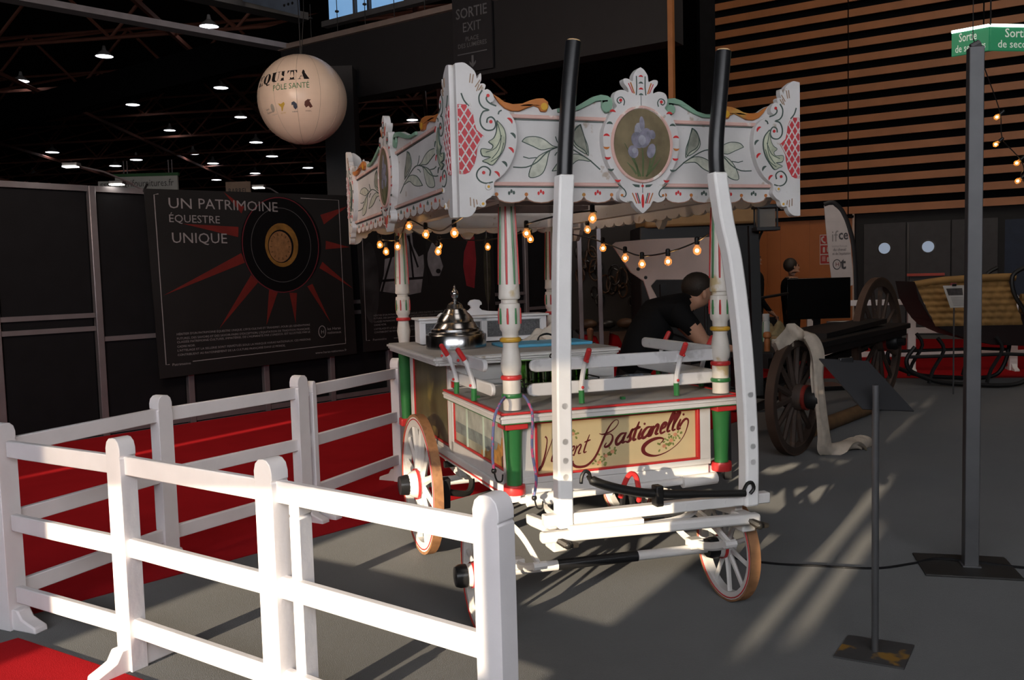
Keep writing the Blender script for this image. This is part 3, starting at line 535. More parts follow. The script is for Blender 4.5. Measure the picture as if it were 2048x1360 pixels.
for nm, m, pg in (('painted_sky', mat('sky_print', (.40, .41, .36), .45, var=.25, scl=12, bump=0), [(-.93, .815), (-.12, .815), (-.12, .92), (-.93, .92)]), ('painted_sea', mat('sea_print', (.20, .23, .22), .45, var=.35, scl=18, bump=0), [(-.93, .755), (-.12, .755), (-.12, .815), (-.93, .815)]),
                  ('painted_shore', mat('ruin_ochre', (.42, .21, .055), .5, var=.4, scl=30, bump=0), [(-.47, .71), (-.12, .71), (-.12, .84), (-.15, .85), (-.17, .80), (-.20, .815), (-.23, .775), (-.30, .77), (-.36, .745), (-.47, .735)])):
    MB().prism(pg, (-.0022, 0, 0), -Y, Z, 0, .0012 if nm != 'painted_shore' else .002).build(nm, m, sp)
MB().prism([(-.155, .71), (-.125, .71), (-.125, .755), (-.14, .765), (-.155, .755)], (-.0022, 0, 0), -Y, Z, .002, .003).build('painted_arch', mat('arch_print', (.05, .03, .015), .5, bump=0), sp)
MB().box((UC-.03, 1.50, .84), (.99, .98, .56)).build('rear_body_box', WHITE, cart)
side_panel(1.06, 1.86, .66, 1.10, LAND2, 'side_painting', ((1.0, 1.048, .58, 1.13), (1.872, 1.95, .58, 1.13), (1.0, 1.95, .58, .645), (1.0, 1.95, 1.112, 1.13)))
MB().box((.012, .992, 1.06), (.03, .02, .14)).build('red_corner', RED, cart)
MB().box((UC-.05, .985, 1.06), (.93, .02, .125)).build('counter_front', WHITE, cart); MB().box((.3, .972, 1.065), (.45, .012, .085)).build('drawer_front', WHITE, cart, bevel=.004)
MB().box((.42, 1.47, 1.168), (1.08, 1.22, .012)).build('counter_top', GREYTOP, cart)
for z, o_, h in ((1.160, .0, .014), (1.146, -.008, .012), (1.132, -.016, .014)):
    mb = MB(); mb.box((.42, .86-o_, z), (1.08+2*o_, .03, h))
    for u in (-.12-o_, .96+o_): mb.box((u, 1.47, z), (.03, 1.22+2*o_, h))
    mb.box((.42, 2.08+o_, z), (1.08+2*o_, .03, h)); mb.build('counter_moulding', WHITE, cart, bevel=.003)
# bottom sill with red line, running boards
for u in (.0,): MB().beam((u, -.02, .61), (u, 2.0, .585), .05, .06).build('side_sill', WHITE, cart, bevel=.006); MB().beam((u-.027, .0, .600), (u-.027, 2.0, .575), .006, .008).build('sill_red_line', RED, cart)
MB().beam((1.04, .02, .61), (1.04, 2.0, .585), .05, .06).build('side_sill', WHITE, cart, bevel=.006)
MB().box((UC-.02, .03, .625), (1.0, .05, .06)).build('front_sill', WHITE, cart, bevel=.008)
MB().box((UC-.02, .2, .585), (1.0, .45, .03)).build('under_board', WHITE, cart, bevel=.01)
for u in (.13, .93): MB().tube([(u-.08, -.02, .585), (u+.1, -.03, .59)], .03, 10).build('sill_end', WHITE, cart)
MB().box((UC, 1.25, .55), (.9, 1.2, .03)).build('floor_board', mat('underside_dark', (.12, .10, .09), .7), cart)
# benches: two slats on curved supports with red tips
def bench(org, ax, back, L, sup, nm):
    org, ax, back = V(org), V(ax), V(back); b = None
    pr = lambda s, d, z: org+ax*s+back*d+Z*z
    def slat(z, h, s0, s1, lean):
        e = h/2; pts = [(s0+e, z-e)]+[(s0+e-e*cos(t), z+e*sin(t)) for t in (-.8, -.3, .3, .8)]+[(s0+e, z+e), (s1-e, z+e)]+[(s1-e+e*cos(t), z+e*sin(t)) for t in (.8, .3, -.3, -.8)]+[(s1-e, z-e)]
        return MB().prism(pts, org-back*lean, ax, Z, -.0, .022).build('slat', WHITE2, b, bevel=.005)
    b = tag(MB().box(pr(L/2, .03, 1.0), (.02, .02, .012)).build(nm, GREEN, cart), None)
    slat(1.075, .058, 0, L, -.008); slat(1.19, .058, 0, L, .028)
    for s in sup:
        pts = [(s, -.02, 1.0), (s, -.022, 1.06), (s, -.01, 1.12), (s+.004, .012, 1.18), (s+.008, .045, 1.235)]
        P3 = [pr(a, -d+.0, z) for a, d, z in pts]; P3 = smooth(P3, 3)
        P3 = [V(p)-back*.048 for p in P3]
        MB().tube(P3[2:], .012, 8).build('support', WHITE2, b); MB().tube([P3[0], P3[3]], .014, 8).build('support_foot', GREEN, b); MB().tube(P3[-3:]+[V(P3[-1])-back*.012+Z*.02, V(P3[-1])-back*.014+Z*.026], [.0128, .0135, .0135, .0125, .006], 8).build('red_tip', RED, b)
        for z, d in ((1.075, -.012), (1.2, .045)): MB().sphere(pr(s, -d-.0, z)-back*.056, .0075, 8).build('red_bolt', RED, b)
bench((.09, .05, 0), X, Y, 1.0, (.26, .76), 'front_bench')
bench((-.04, .86, 0), -Y, X, .74, (.20, .50), 'side_bench')
bench((1.10, .10, 0), Y, -X, .80, (.15, .6), 'side_bench')
# wheels
def wheel(c, r, n, yaw=0, tw=.045, side=-1):
    c = V(c); ax = V((cos(yaw), sin(yaw), 0)); e1 = V((-sin(yaw), cos(yaw), 0)); w2 = tw/2
    w = MB().lathe([(r*.83, -w2*.85), (r*.965, -w2*.95), (r*.965, w2*.95), (r*.83, w2*.85)], c, ax, 40, closed=True).build('wheel', WHITE, cart)
    MB().lathe([(r*.962, -w2), (r, -w2), (r, w2), (r*.962, w2)], c, ax, 40, closed=True).build('tyre', TYRE, w)
    for k in range(n):
        a = 2*PI*k/n+.2; d = e1*cos(a)+Z*sin(a); MB().tube([c+d*r*.17, c+d*r*.5, c+d*r*.85], [r*.065, r*.05, r*.05], 6, .75).build('spoke', WHITE, w)
    for q in (-1, 1): MB().tube([c+ax*(q*w2*.98)+(e1*cos(t)+Z*sin(t))*r*.93 for t in (2*PI*i/40 for i in range(40))], .0035, 4, closed=True).build('red_line', RED, w)
    MB().lathe([(r*.12, -w2*1.1), (r*.2, -w2*.9), (r*.21, w2*.9), (r*.17, w2*1.8), (r*.13, w2*2.6)] if side > 0 else [(r*.13, -w2*3.6), (r*.18, -w2*2.4), (r*.21, -w2*.9), (r*.2, w2*.9), (r*.12, w2*1.2)], c, ax, 20).build('hub', WHITE, w)
    MB().lathe([(r*.215, -.008), (r*.222, -.008), (r*.222, .008), (r*.215, .008)], c+ax*(side*w2*1.2), ax, 24, closed=True).build('hub_red_band', RED, w)
    a0 = c+ax*(side*w2*2.4); MB().lathe([(r*.145, 0), (r*.15, side*.03), (r*.13, side*.07), (.012, side*.072)] if r > .3 else [(r*.2, 0), (r*.2, side*.03), (r*.17, side*.05), (.01, side*.052)], a0, ax, 16).build('hub_cap', BLACK, w)
    return w
wheel((-.125, 1.27, .405), .405, 12, 0, .05, -1); wheel((1.2, 1.27, .405), .405, 12, 0, .05, 1)
FY = -.06; fw0 = V((-.17, .03, .262)); fw1 = V((1.06, -.075, .262))
wheel(fw0, .262, 10, FY, .05, -1); wheel(fw1, .262, 10, FY, .05, -1)
# fore-carriage, turned a little: axle, springs, crossbars
MB().tube([fw0, fw0.lerp(fw1, .3)], .024, 10).build('front_axle', WHITE, cart); MB().tube([fw0.lerp(fw1, .62), fw1], .024, 10).build('front_axle', WHITE, cart)
MB().tube([fw0.lerp(fw1, .3), fw0.lerp(fw1, .62)], .026, 10).build('axle_sleeve', BLACK, cart)
MB().tube([(-.1, 1.27, .405), (1.18, 1.27, .405)], .028, 10).build('rear_axle', WHITE, cart)
for t in (.14, .86):
    p = fw0.lerp(fw1, t); q = V((0, 1, 0))
    for s in (1, -1): MB().tube(smooth([p+V((0, -.30, .11)), p+V((0, -.15, .11+s*.055)), p+V((0, 0, .11+s*.08)), p+V((0, .15, .11+s*.055)), p+V((0, .30, .11))], 3), .02, 6, .5).build('leaf_spring', WHITE, cart)
    MB().box(p+V((0, 0, .03)), (.07, .06, .05)).build('spring_seat', WHITE, cart, bevel=.006); MB().tube([p+V((-.03, -.30, .11)), p+V((.03, -.30, .11))], .018, 8).build('spring_eye', WHITE, cart)
for u in (.1, 1.0):
    for s in (1, -1): MB().tube(smooth([(u, .95, .50), (u, 1.1, .50+s*.04), (u, 1.27, .50+s*.06), (u, 1.45, .50+s*.04), (u, 1.6, .50)], 3), .02, 6, .5).build('leaf_spring', WHITE, cart)
MB().tube([(UC+.35*cos(t), .02+.35*sin(t), .5) for t in (2*PI*i/32 for i in range(32))], .016, 6, closed=True).build('turning_ring', WHITE, cart)
MB().box((UC, -.02, .47), (.75, .09, .05), Matrix.Rotation(-.09, 3, 'Z')).build('fore_beam', WHITE, cart, bevel=.008)
RF = Matrix.Rotation(-.1, 3, 'Z')
MB().beam((.02, -.292, .566), (1.065, -.397, .577), .05, .048).build('crossbar', WHITE, cart, bevel=.006)
MB().beam((-.005, -.32, .503), (1.0, -.42, .494), .05, .046).build('crossbar', WHITE, cart, bevel=.012)
MB().beam((.12, -.33, .535), (.45, -.363, .535), .04, .02).build('clamp_plate', WHITE, cart); MB().beam((.40, -.335, .57), (.60, -.355, .575), .03, .045).build('clamp_plate', WHITE, cart, bevel=.003)
for t in (.18, .30, .42, .52, .62, .8): p = V((.02, -.292, .566)).lerp(V((1.065, -.397, .577)), t)+V((0, -.026, 0)); MB().lathe([(.009, .012), (.013, .008), (.016, 0)], p, (0, 1, 0), 8).build('bolt', WHITE, cart)
for u, v in ((.10, -.26), (.98, -.35)):
    MB().box((u, v+.02, .46), (.07, .1, .08)).build('shaft_bracket', WHITE, cart, bevel=.008); MB().beam((u, v+.05, .50), (u, .08, .47), .04, .05).build('draw_bar', WHITE, cart, bevel=.006)
    MB().tube([(u-.05, v-.07, .50), (u-.01, v-.10, .475), (u+.05, v-.09, .46)], [.012, .018, .012], 7).build('leather_strap', mat('dark_leather', (.03, .025, .02), .6), cart); MB().sphere((u+.0, v-.105, .47), .018, 8).build('strap_buckle', IRON, cart)
# shafts standing upright
def shaft(pts, kb):
    P2 = smooth(pts, 4); m = len(P2)
    s = MB(); zc = [i for i in range(m) if P2[i][2] <= 2.02]; lo = [P2[i] for i in zc]
    vs = []; 
    for p in lo: w = .034; vs += [(p[0]-w, p[1]-w, p[2]), (p[0]+w, p[1]-w, p[2]), (p[0]+w, p[1]+w, p[2]), (p[0]-w, p[1]+w, p[2])]
    n = len(lo); s.add(vs, [(i*4+k, i*4+(k+1) % 4, i*4+4+(k+1) % 4, i*4+4+k) for i in range(n-1) for k in range(4)]+[(3, 2, 1, 0), tuple(4*(n-1)+k for k in range(4))])
    sh = s.build('shaft', SHAFTW, cart, bevel=.01)
    hi = [P2[i] for i in range(m) if P2[i][2] >= 1.99]; MB().tube(hi, .033, 12).build('black_grip', BLACK, sh)
    a, b = V(hi[-1]), V(hi[-1])-V(hi[-2]); b.normalize(); MB().lathe([(.030, 0), (.028, .006)], a, b, 12).build('raw_end', RAWWOOD, sh)
    for z in (.75, .82, .9, 1.05): 
        p = min(P2, key=lambda q: abs(q[2]-z)); MB().lathe([(.008, .012), (.012, .008), (.014, 0)], (p[0], p[1]-.034, z), (0, 1, 0), 8).build('bolt', WHITE, sh)
shaft([(.111, -.3, .53), (.111, -.3, .60), (.113, -.3, .86), (.116, -.3, 1.156), (.123, -.3, 1.45), (.132, -.3, 1.699), (.144, -.3, 1.905), (.151, -.3, 2.007), (.161, -.3, 2.15), (.18, -.3, 2.354), (.205, -.3, 2.549)], 0)
shaft([(.962, -.4, .55), (.962, -.4, .62), (.964, -.4, .798), (.949, -.4, 1.112), (.925, -.4, 1.377), (.888, -.4, 1.64), (.852, -.4, 1.791), (.833, -.4, 1.897), (.816, -.4, 2.014), (.815, -.4, 2.151), (.838, -.4, 2.362), (.855, -.4, 2.524)], 1)
# swingletree, ring, brakes and pipes
sw = MB().tube(smooth([(.20, -.371, .755), (.214, -.371, .735), (.281, -.378, .705), (.381, -.388, .675), (.505, -.401, .651), (.702, -.42, .634), (.915, -.442, .619)], 4), [.012]*4+[.02]*16+[.016]*5, 10).build('swingletree', IRON, cart)
MB().tube(smooth([(.166, -.366, .725), (.170, -.367, .755), (.184, -.368, .775), (.200, -.371, .768), (.206, -.371, .75)], 3), .008, 7).build('hook', IRON, sw); MB().tube(smooth([(.905, -.442, .625), (.925, -.444, .66), (.95, -.445, .662), (.958, -.445, .635), (.94, -.444, .615)], 3), .008, 7).build('hook', IRON, sw)
MB().box((.505, -.402, .645), (.036, .05, .09)).build('clip', IRON, sw, bevel=.006)
MB().tube(smooth([(.43, -.2, .60), (.434, -.22, .65), (.448, -.235, .694), (.468, -.237, .710), (.49, -.239, .69), (.503, -.24, .611), (.51, -.22, .58)], 3), .012, 8).build('red_ring', RED, cart)
MB().box((-.07, .93, .42), (.04, .05, .17), Matrix.Rotation(.12, 3, 'X')).build('brake_block', BLACK, cart, bevel=.006)
MB().tube(smooth([(-.05, .93, .42), (.06, .95, .40), (.10, 1.0, .46), (.06, 1.02, .55)], 4), .018, 8).build('brake_pipe', IRON, cart)
MB().tube([(.28, .85, .56), (.28, .87, .24), (.20, .9, .22)], .016, 8).build('brake_pipe', IRON, cart); MB().tube([(-.03, 1.1, .54), (.5, 1.1, .54)], .02, 8).build('brake_bar', IRON, cart)
MB().box((.10, 1.12, .50), (.10, .10, .07)).build('spring_block', WHITE, cart, bevel=.008)
# ---------------------------------------------------------------- things standing on the cart
CYW, SYW = cos(YAW), sin(YAW)
def cw(u, v, z): return (CX+u*CYW-v*SYW, CY+u*SYW+v*CYW, z)
def cthing(name, label, cat, u, v, z, group=None): return thing(name, label, cat, cw(u, v, z), YAW, group)
ZC = 1.174
t = cthing('dome_cover', 'polished silver stepped dome cover with acorn knob on the cart counter', 'cover', .155, 1.42, ZC)
MB().lathe([(.178, 0), (.182, .004), (.182, .078), (.178, .084), (.165, .086)], n=40).build('band', CHROME, t)
MB().lathe([(.168, .085), (.163, .097), (.150, .102), (.147, .115), (.135, .122), (.118, .150), (.112, .156), (.106, .175), (.084, .205), (.078, .208), (.062, .232), (.050, .237), (.042, .262), (.024, .275), (.010, .278)], n=40).build('dome', CHROME, t, ang=22)
MB().lathe([(.008, .275), (.012, .288), (.007, .294), (.018, .302), (.024, .320), (.022, .336), (.010, .350), (.006, .356), (.008, .364), (.003, .372), (.001, .38)], n=20).build('knob', CHROME, t)
t = cthing('counter_cabinet', 'white low cabinet with grey mesh panels and scrolled crest behind the silver dome', 'cabinet', .43, 1.76, ZC)
CABW = mat('cabinet_white', (.72, .71, .72), .45, var=.05)
MB().box((0, .03, .085), (.84, .16, .15)).build('case', CABW, t, bevel=.005); MB().box((0, .02, .165), (.88, .20, .014)).build('lid', CABW, t, bevel=.004)
for x in (-.21, .20): MB().box((x, -.052, .085), (.36, .006, .10)).build('mesh_panel', mat('grey_mesh', (.10, .10, .105), .6, var=.4, scl=120), t)
for x in (-.41, -.005, .405): MB().box((x, -.056, .085), (.04, .014, .15)).build('door_stile', CABW, t, bevel=.003)
for z in (.15, .02): MB().box((0, -.056, z), (.84, .014, .025)).build('door_rail', CABW, t, bevel=.003)
cr_ = [(0, .275), (.03, .27), (.045, .255), (.047, .24), (.033, .236), (.028, .22), (.045, .205), (.09, .196), (.15, .192), (.20, .192), (.23, .196), (.245, .188), (.26, .172)]
MB().prism(cr_+[(-a, b) for a, b in cr_[::-1] if a > 0], (-.02, .08, 0), X, Z, -.01, .01).build('crest', CABW, t, bevel=.003)
t = tag(MB().box((0, 0, .009), (.55, .30, .018)).build('cutting_board', mat('sky_blue_plastic', (.09, .36, .55), .4), loc=cw(.66, 1.30, ZC), rot=(0, 0, YAW-.04), bevel=.005), 'sky blue plastic board lying on the cart counter', 'board')
t = cthing('wire_handle_tongs', 'bent black wire utensil lying on the blue board', 'utensil', .70, 1.30, ZC+.018); MB().tube(smooth([(-.06, 0, .008), (-.05, .0, .035), (0, .01, .048), (.05, .02, .03), (.06, .02, .008)], 4), .004, 6).build('bow', IRON, t); MB().tube(smooth([(-.05, .04, .006), (-.03, .05, .03), (.03, .05, .038), (.08, .03, .006)], 4), .004, 6).build('bow', IRON, t)
def crumple(name, label, cat, pts, m, loc, rz=0, h=.07, n=18, seed=1):
    rnd = random.Random(seed); mb = MB(); g = 22; vs = []; xs = [p[0] for p in pts]; ys = [p[1] for p in pts]; a, b, c, d = min(xs), max(xs), min(ys), max(ys); ph = [rnd.uniform(0, 6) for _ in range(8)]
    for i in range(g):
        for j in range(g):
            x, y = i/(g-1), j/(g-1); e = max(0, sin(PI*x)*sin(PI*y))**.6
            z = h*e*(.55+.25*sin(9*x+ph[0]+4*y)+.2*sin(13*y+ph[1]-5*x)+.1*sin(23*x+17*y+ph[2]))
            vs.append((a+(b-a)*x+.012*sin(11*y+ph[3]), c+(d-c)*y+.012*sin(10*x+ph[4]), max(.002, z)))
    mb.add(vs, [(i*g+j, i*g+j+1, (i+1)*g+j+1, (i+1)*g+j) for i in range(g-1) for j in range(g-1)])
    o = mb.build(name, m, loc=loc, rot=(0, 0, rz), ang=80); s = o.modifiers.new('s', 'SOLIDIFY'); s.thickness = .002; return tag(o, label, cat)
CLOTH = mat('off_white_cloth', (.55, .50, .43), .8, var=.12, scl=20)
crumple('cloth', 'crumpled white cloth at the right end of the cart counter', 'cloth', [(-.14, -.12), (.14, .12)], CLOTH, cw(.80, 1.555, ZC+.001), YAW, .11)
GLS = glass('green_glass', (.30, .62, .16), .06)
g0 = None
for i in range(5):
    for j in range(2):
        lb = 'green glass tumbler in the %s row of the wire rack, %s' % (('front', 'back')[j], ('nearest the turned corner post', 'second from the corner post', 'third from the corner post', 'fourth from the corner post', 'farthest from the corner post')[i])
        if g0 is None:
            g0 = thing('tumbler', lb, 'glass', (0, 0, 0), YAW, 'green tumblers in the rack'); MB().lathe([(.001, .004), (.026, .004), (.030, .14), (.033, .14), (.029, .0), (.001, 0)], n=18).build('tumbler_body', GLS, g0); g = g0
        else: g = copy_tree(g0)
        g.location = cw(.31+i*.072, .56+j*.075, 1.012); g['label'] = lb
t = cthing('wire_rack', 'black wire bottle rack holding the green tumblers on the cart deck', 'rack', .454, .60, .994)
MB().box((0, 0, .008), (.42, .2, .008)).build('base', IRON, t)
for y in (-.1, .1): MB().tube([(-.21, y, .05), (.21, y, .05)], .004, 6).build('rail', IRON, t)
for x in (-.21, .21): MB().tube([(x, -.1, .004), (x, -.1, .06), (x, .1, .06), (x, .1, .004)], .004, 6).build('end', IRON, t)
MB().tube(smooth([(0, 0, .008), (0, 0, .15), (-.02, 0, .165), (-.02, 0, .185), (.03, 0, .188), (.08, 0, .185)], 2), .004, 6).build('handle', IRON, t)
t = cthing('water_bottle', 'clear plastic bottle with blue label lying on the deck behind the bench', 'bottle', .84, .45, 1.03); MB().lathe([(.008, -.13), (.03, -.10), (.034, -.04), (.034, .06), (.03, .1), (.012, .12)], (0, 0, 0), X, 16).build('bottle_body', glass('clear_plastic', (.7, .76, .82), .12), t); MB().lathe([(.0345, -.03), (.0345, .05)], (0, 0, 0), X, 16).build('paper_label', mat('bottle_label', (.20, .26, .36), .5, var=.4, scl=40), t)
t = cthing('metal_clamp', 'small chrome clamp lying on the deck beside the tumblers', 'clamp', .60, .40, 1.0); MB().tube(smooth([(-.06, 0, .012), (0, .01, .02), (.05, 0, .03), (.08, .01, .012)], 3), .009, 8).build('jaw', CHROME, t); MB().tube([(.05, 0, .02), (.05, 0, .06)], .012, 8).build('screw', CHROME, t)
# elastic cord hung over the front left post
t = cthing('bungee_cord', 'blue and pink elastic cord looped round the front left corner post', 'cord', 0, 0, .6)
BUN = mat('blue_pink_cord', (.10, .12, .24), .6, wear=(.45, .06, .16), wt=.5, ws=40)
pc = [(-.128, -.10, .76), (-.132, -.1, .83), (-.120, -.1, .98), (-.085, -.085, 1.045), (-.045, -.03, 1.062), (-.03, .045, 1.064), (.03, .045, 1.064), (.045, -.03, 1.062), (.05, -.085, 1.03), (.058, -.1, .98), (.052, -.1, .83), (.068, -.1, .70), (.054, -.1, .62)]
MB().tube([(a, b, c-.6) for a, b, c in smooth(pc, 4)], .0065, 8).build('elastic', BUN, t)
for a, b, c in ((-.128, -.1, .155), (.056, -.1, .015)): MB().sphere((a, b, c), .013, 8).build('knot', BLACK, t); MB().tube(smooth([(a, b, c), (a+.012, b, c-.045), (a+.035, b, c-.05), (a+.04, b, c-.02)], 3), .004, 6).build('hook', IRON, t)
# strings of warm bulbs round the canopy
BULB = glass('bulb_glass', (1, .82, .55), .02, 1, 1.02); BULB = mat('bulb_amber_glass', (.9, .5, .18), .1, alpha=.22, bump=0, var=0); FIL = emis('bulb_filament', (1, .56, .2), 34)
SOCK = BLACK
bz = None
def bulb(p, parent, s=1.0):
    global bz
    if bz is None:
        b = MB().lathe([(.009, 0), (.012, -.006), (.021, -.022), (.022, -.032), (.017, -.046), (.006, -.053), (.001, -.054)], n=14).build('bulb', BULB, parent)
        MB().sphere((0, 0, -.03), .0095, 10).build('filament', FIL, b); MB().lathe([(.012, .0), (.013, .005), (.013, .034), (.008, .04)], n=10).build('socket', SOCK, b); bz = b
    else: b = copy_tree(bz, parent)
    b.parent = parent; b.location = p; b.scale = (s, s, s); return b
def garland(name, label, ends, bulbs, u0):
    t = cthing(name, label, 'string lights', u0[0], u0[1], u0[2]); o = V(u0)
    pts = [V(e) for e in ends]
    MB().tube(smooth([p-o for p in pts], 5), .0045, 6).build('wire', BLACK, t)
    for b in bulbs: bulb(V(b)+V((0, 0, .03))-o, t)
    return t
garland('string_lights', 'string of warm bulbs along the right side of the canopy before the pale board', [(1.09, 2.1, 1.9), (1.10, 1.7, 1.85), (1.1, 1.33, 1.79), (1.1, 1.03, 1.725), (1.1, .82, 1.69), (1.1, .525, 1.70), (1.1, .23, 1.745), (1.09, .04, 1.80)], [(1.10, 1.33, 1.752), (1.10, 1.03, 1.682), (1.10, .82, 1.642), (1.10, .525, 1.65), (1.10, .23, 1.699)], (1.09, 1.0, 1.95))
garland('string_lights', 'string of warm bulbs under the left side board of the canopy', [(-.07, 0.1, 1.93), (-.06, .67, 1.868), (-.05, .95, 1.85), (-.05, 1.26, 1.888), (-.1, 1.46, 1.94), (-.09, 1.7, 1.88), (-.07, 1.93, 1.848), (-.12, 2.15, 1.86), (-.1, 2.3, 1.9)], [(-.05, .67, 1.822), (-.05, 1.26, 1.845), (-.1, 1.46, 1.905), (-.07, 1.93, 1.803), (-.12, 2.25, 1.828), (-.09, 2.2, 1.78)], (-.05, 1.0, 1.95))
garland('string_lights', 'string of warm bulbs crossing under the middle of the canopy', [(0.05, 2.1, 1.93), (.11, 1.6, 1.80), (.30, 2.2, 1.86), (.62, 2.2, 1.85), (.71, 1.6, 1.88), (.39, .8, 1.87), (.47, .5, 1.90), (.553, .3, 1.905), (.8, .8, 1.92), (1.06, 1.5, 1.915)], [(.11, 1.6, 1.757), (.28, 2.2, 1.812), (.63, 2.2, 1.80), (.72, 1.6, 1.825), (.392, .8, 1.823), (.553, .3, 1.868), (1.075, 1.5, 1.875)], (.5, 1.2, 1.95))
# ---------------------------------------------------------------- white paddock fences
def fpost(x, y, ang, parent, h=.98, foot=True, w=.095, th=.075):
    R = Matrix.Rotation(ang, 3, 'Z'); a = w/2
    o = [(-a, 0), (a, 0), (a, h-.085), (a-.004, h-.082), (a-.004, h-.077), (a, h-.074), (a, h-.045), (a*.82, h-.018), (a*.45, h-.003), (0, h)]
    o = o+[(-p, z) for p, z in o[::-1][1:-2]]
    b = MB().prism(o, (x, y, 0), R @ X, Z, -th/2, th/2).build('post', FENCE, parent, bevel=.008)
    if foot:
        f = [(-.19, 0), (.19, 0), (.185, .03), (.14, .045), (.10, .06), (.075, .10), (-.075, .10), (-.10, .06), (-.14, .045), (-.185, .03)]
        MB().prism(f, (x, y, 0), R @ Y, Z, -.035, .035).build('foot', FENCE, parent, bevel=.008)
    return b
def fence(name, label, P, order, skip=()):
    c = V((sum(p[0] for p in P)/len(P), sum(p[1] for p in P)/len(P), 0)); t = thing(name, label, 'fence', c)
    for i, p in enumerate(P):
        if i in skip: continue
        q = P[min(i+1, len(P)-1)]; r = P[max(i-1, 0)]; ang = math.atan2(q[1]-r[1], q[0]-r[0]); fpost(p[0]-c.x, p[1]-c.y, ang, t)
    for i in range(len(P)-1):
        a, b = V(P[i]+(0,))-c, V(P[i+1]+(0,))-c; d = (b-a).normalized()
        for z in (.865, .52, .18): MB().beam(a+d*.03+Z*z, b-d*.03+Z*(z+random.uniform(-.004, .004)), .032, .078).build('rail', FENCE, t, bevel=.005)
    return t, c
f1, c1 = fence('paddock_fence', 'near white three-rail wooden fence running to the front of the cart', [(-2.36, 4.06), (-1.63, 3.62), (-.868, 3.10), (-.068, 2.50)], 0, (0,))
fpost(-.76-c1.x, 3.06-c1.y, -.6, f1, .86, True, .05, .06)
f2, c2 = fence('paddock_fence', 'rear white three-rail wooden fence in front of the black wall', [(-2.40, 4.10), (-2.0, 4.98), (-1.42, 5.83), (-.905, 6.9)], 0)
fpost(-1.355-c2.x, 5.91-c2.y, 1.1, f2, .93, True, .04, .05)
# ---------------------------------------------------------------- balloon, banners, signs
bl = thing('balloon', 'large cream printed balloon hanging from the roof', 'balloon', (-2.476, 11, 3.803)); BR = .535
BAL = mat('balloon_cream', (.80, .63, .50), .3, var=.04, bump=0)
MB().sphere((0, 0, 0), BR, 48).build('envelope', BAL, bl)
SEAM = mat('balloon_seam', (.40, .32, .25), .5, bump=0)
for k in range(12): MB().tube([(BR*1.0005*sin(PI*i/24)*cos(a), BR*1.0005*sin(PI*i/24)*sin(a), BR*1.0005*cos(PI*i/24)) for a in (2*PI*k/12+.1,) for i in range(1, 24)], .0016, 4).build('seam', SEAM, bl)
MB().tube([(0, 0, BR), (.0, 0, BR+.45), (-.05, .1, BR+1.6)], .006, 6).build('cord', BLACK, bl); MB().tube([(.01, 0, BR), (.06, 0, BR+.5), (.06, .1, BR+1.6)], .005, 6).build('cord', BLACK, bl)
BA0 = math.atan2(-11, 2.476)
def onball(x0, z0, tilt=.06):
    def f(x, y):
        a = (x0+x)/BR; e = (z0+y+tilt*(x0+x))/BR; r = BR+.002
        return (r*cos(e)*cos(BA0+a), r*cos(e)*sin(BA0+a), r*sin(e))
    return f
BTX = mat('balloon_black_print', (.012, .010, .010), .5, bump=0); GTX = mat('balloon_green_print', (.10, .30, .12), .5, bump=0)
FAT = {'E': [[(.08, 0), (.5, 0), (.5, 1), (.08, 1)], [(0, 0), (.95, 0), (.95, .05), (0, .05)], [(0, .95), (.93, .95), (.93, 1), (0, 1)], [(.5, .48), (.75, .48), (.75, .53), (.5, .53)], [(.9, 0), (.97, .28), (.93, .28), (.75, .05)], [(.88, 1), (.95, .74), (.91, .74), (.74, .95)]],
       'Q': [[(.5+.5*cos(t), .5+.53*sin(t)) for t in (1.57, 1.9, 2.3, 2.75, 3.14, 3.6, 4.0, 4.4, 4.71)]+[(.5+.16*cos(t), .5+.49*sin(t)) for t in (4.71, 4.2, 3.7, 3.14, 2.6, 2.1, 1.57)], [(.5+.5*cos(t), .5+.53*sin(t)) for t in (1.57, 1.2, .8, .4, 0, -.4, -.8, -1.2, -1.57)]+[(.5+.16*cos(t), .5+.49*sin(t)) for t in (-1.57, -1.1, -.5, 0, .5, 1.1, 1.57)], [(.45, .1), (.6, .12), (.7, -.12), (.95, -.1), (.95, -.16), (.6, -.22), (.5, -.1)]],
       'U': [[(.1, 1), (.48, 1), (.48, .25), (.55, .1), (.68, .05), (.6, -.02), (.35, 0), (.17, .1), (.1, .3)], [(.8, 1), (.85, 1), (.85, .3), (.78, .08), (.6, -.02), (.68, .05), (.77, .15), (.8, .3)], [(0, .95), (.58, .95), (.58, 1), (0, 1)], [(.68, .95), (.97, .95), (.97, 1), (.68, 1)]],
       'I': [[(.1, 0), (.55, 0), (.55, 1), (.1, 1)], [(0, 0), (.65, 0), (.65, .05), (0, .05)], [(0, .95), (.65, .95), (.65, 1), (0, 1)]],
       'T': [[(.3, 0), (.7, 0), (.7, 1), (.3, 1)], [(.2, 0), (.8, 0), (.8, .05), (.2, .05)], [(0, .95), (1, .95), (1, 1), (0, 1)], [(0, .68), (.04, .68), (.2, .95), (0, .95)], [(1, .68), (.96, .68), (.8, .95), (1, .95)]],
       'A': [[(.1, 0), (.15, 0), (.5, .93), (.47, 1)], [(.47, 1), (.55, 1), (.97, 0), (.53, 0), (.36, .68)], [(.2, .28), (.7, .28), (.7, .33), (.22, .33)], [(0, 0), (.28, 0), (.28, .04), (0, .04)]]}
fx = -.665
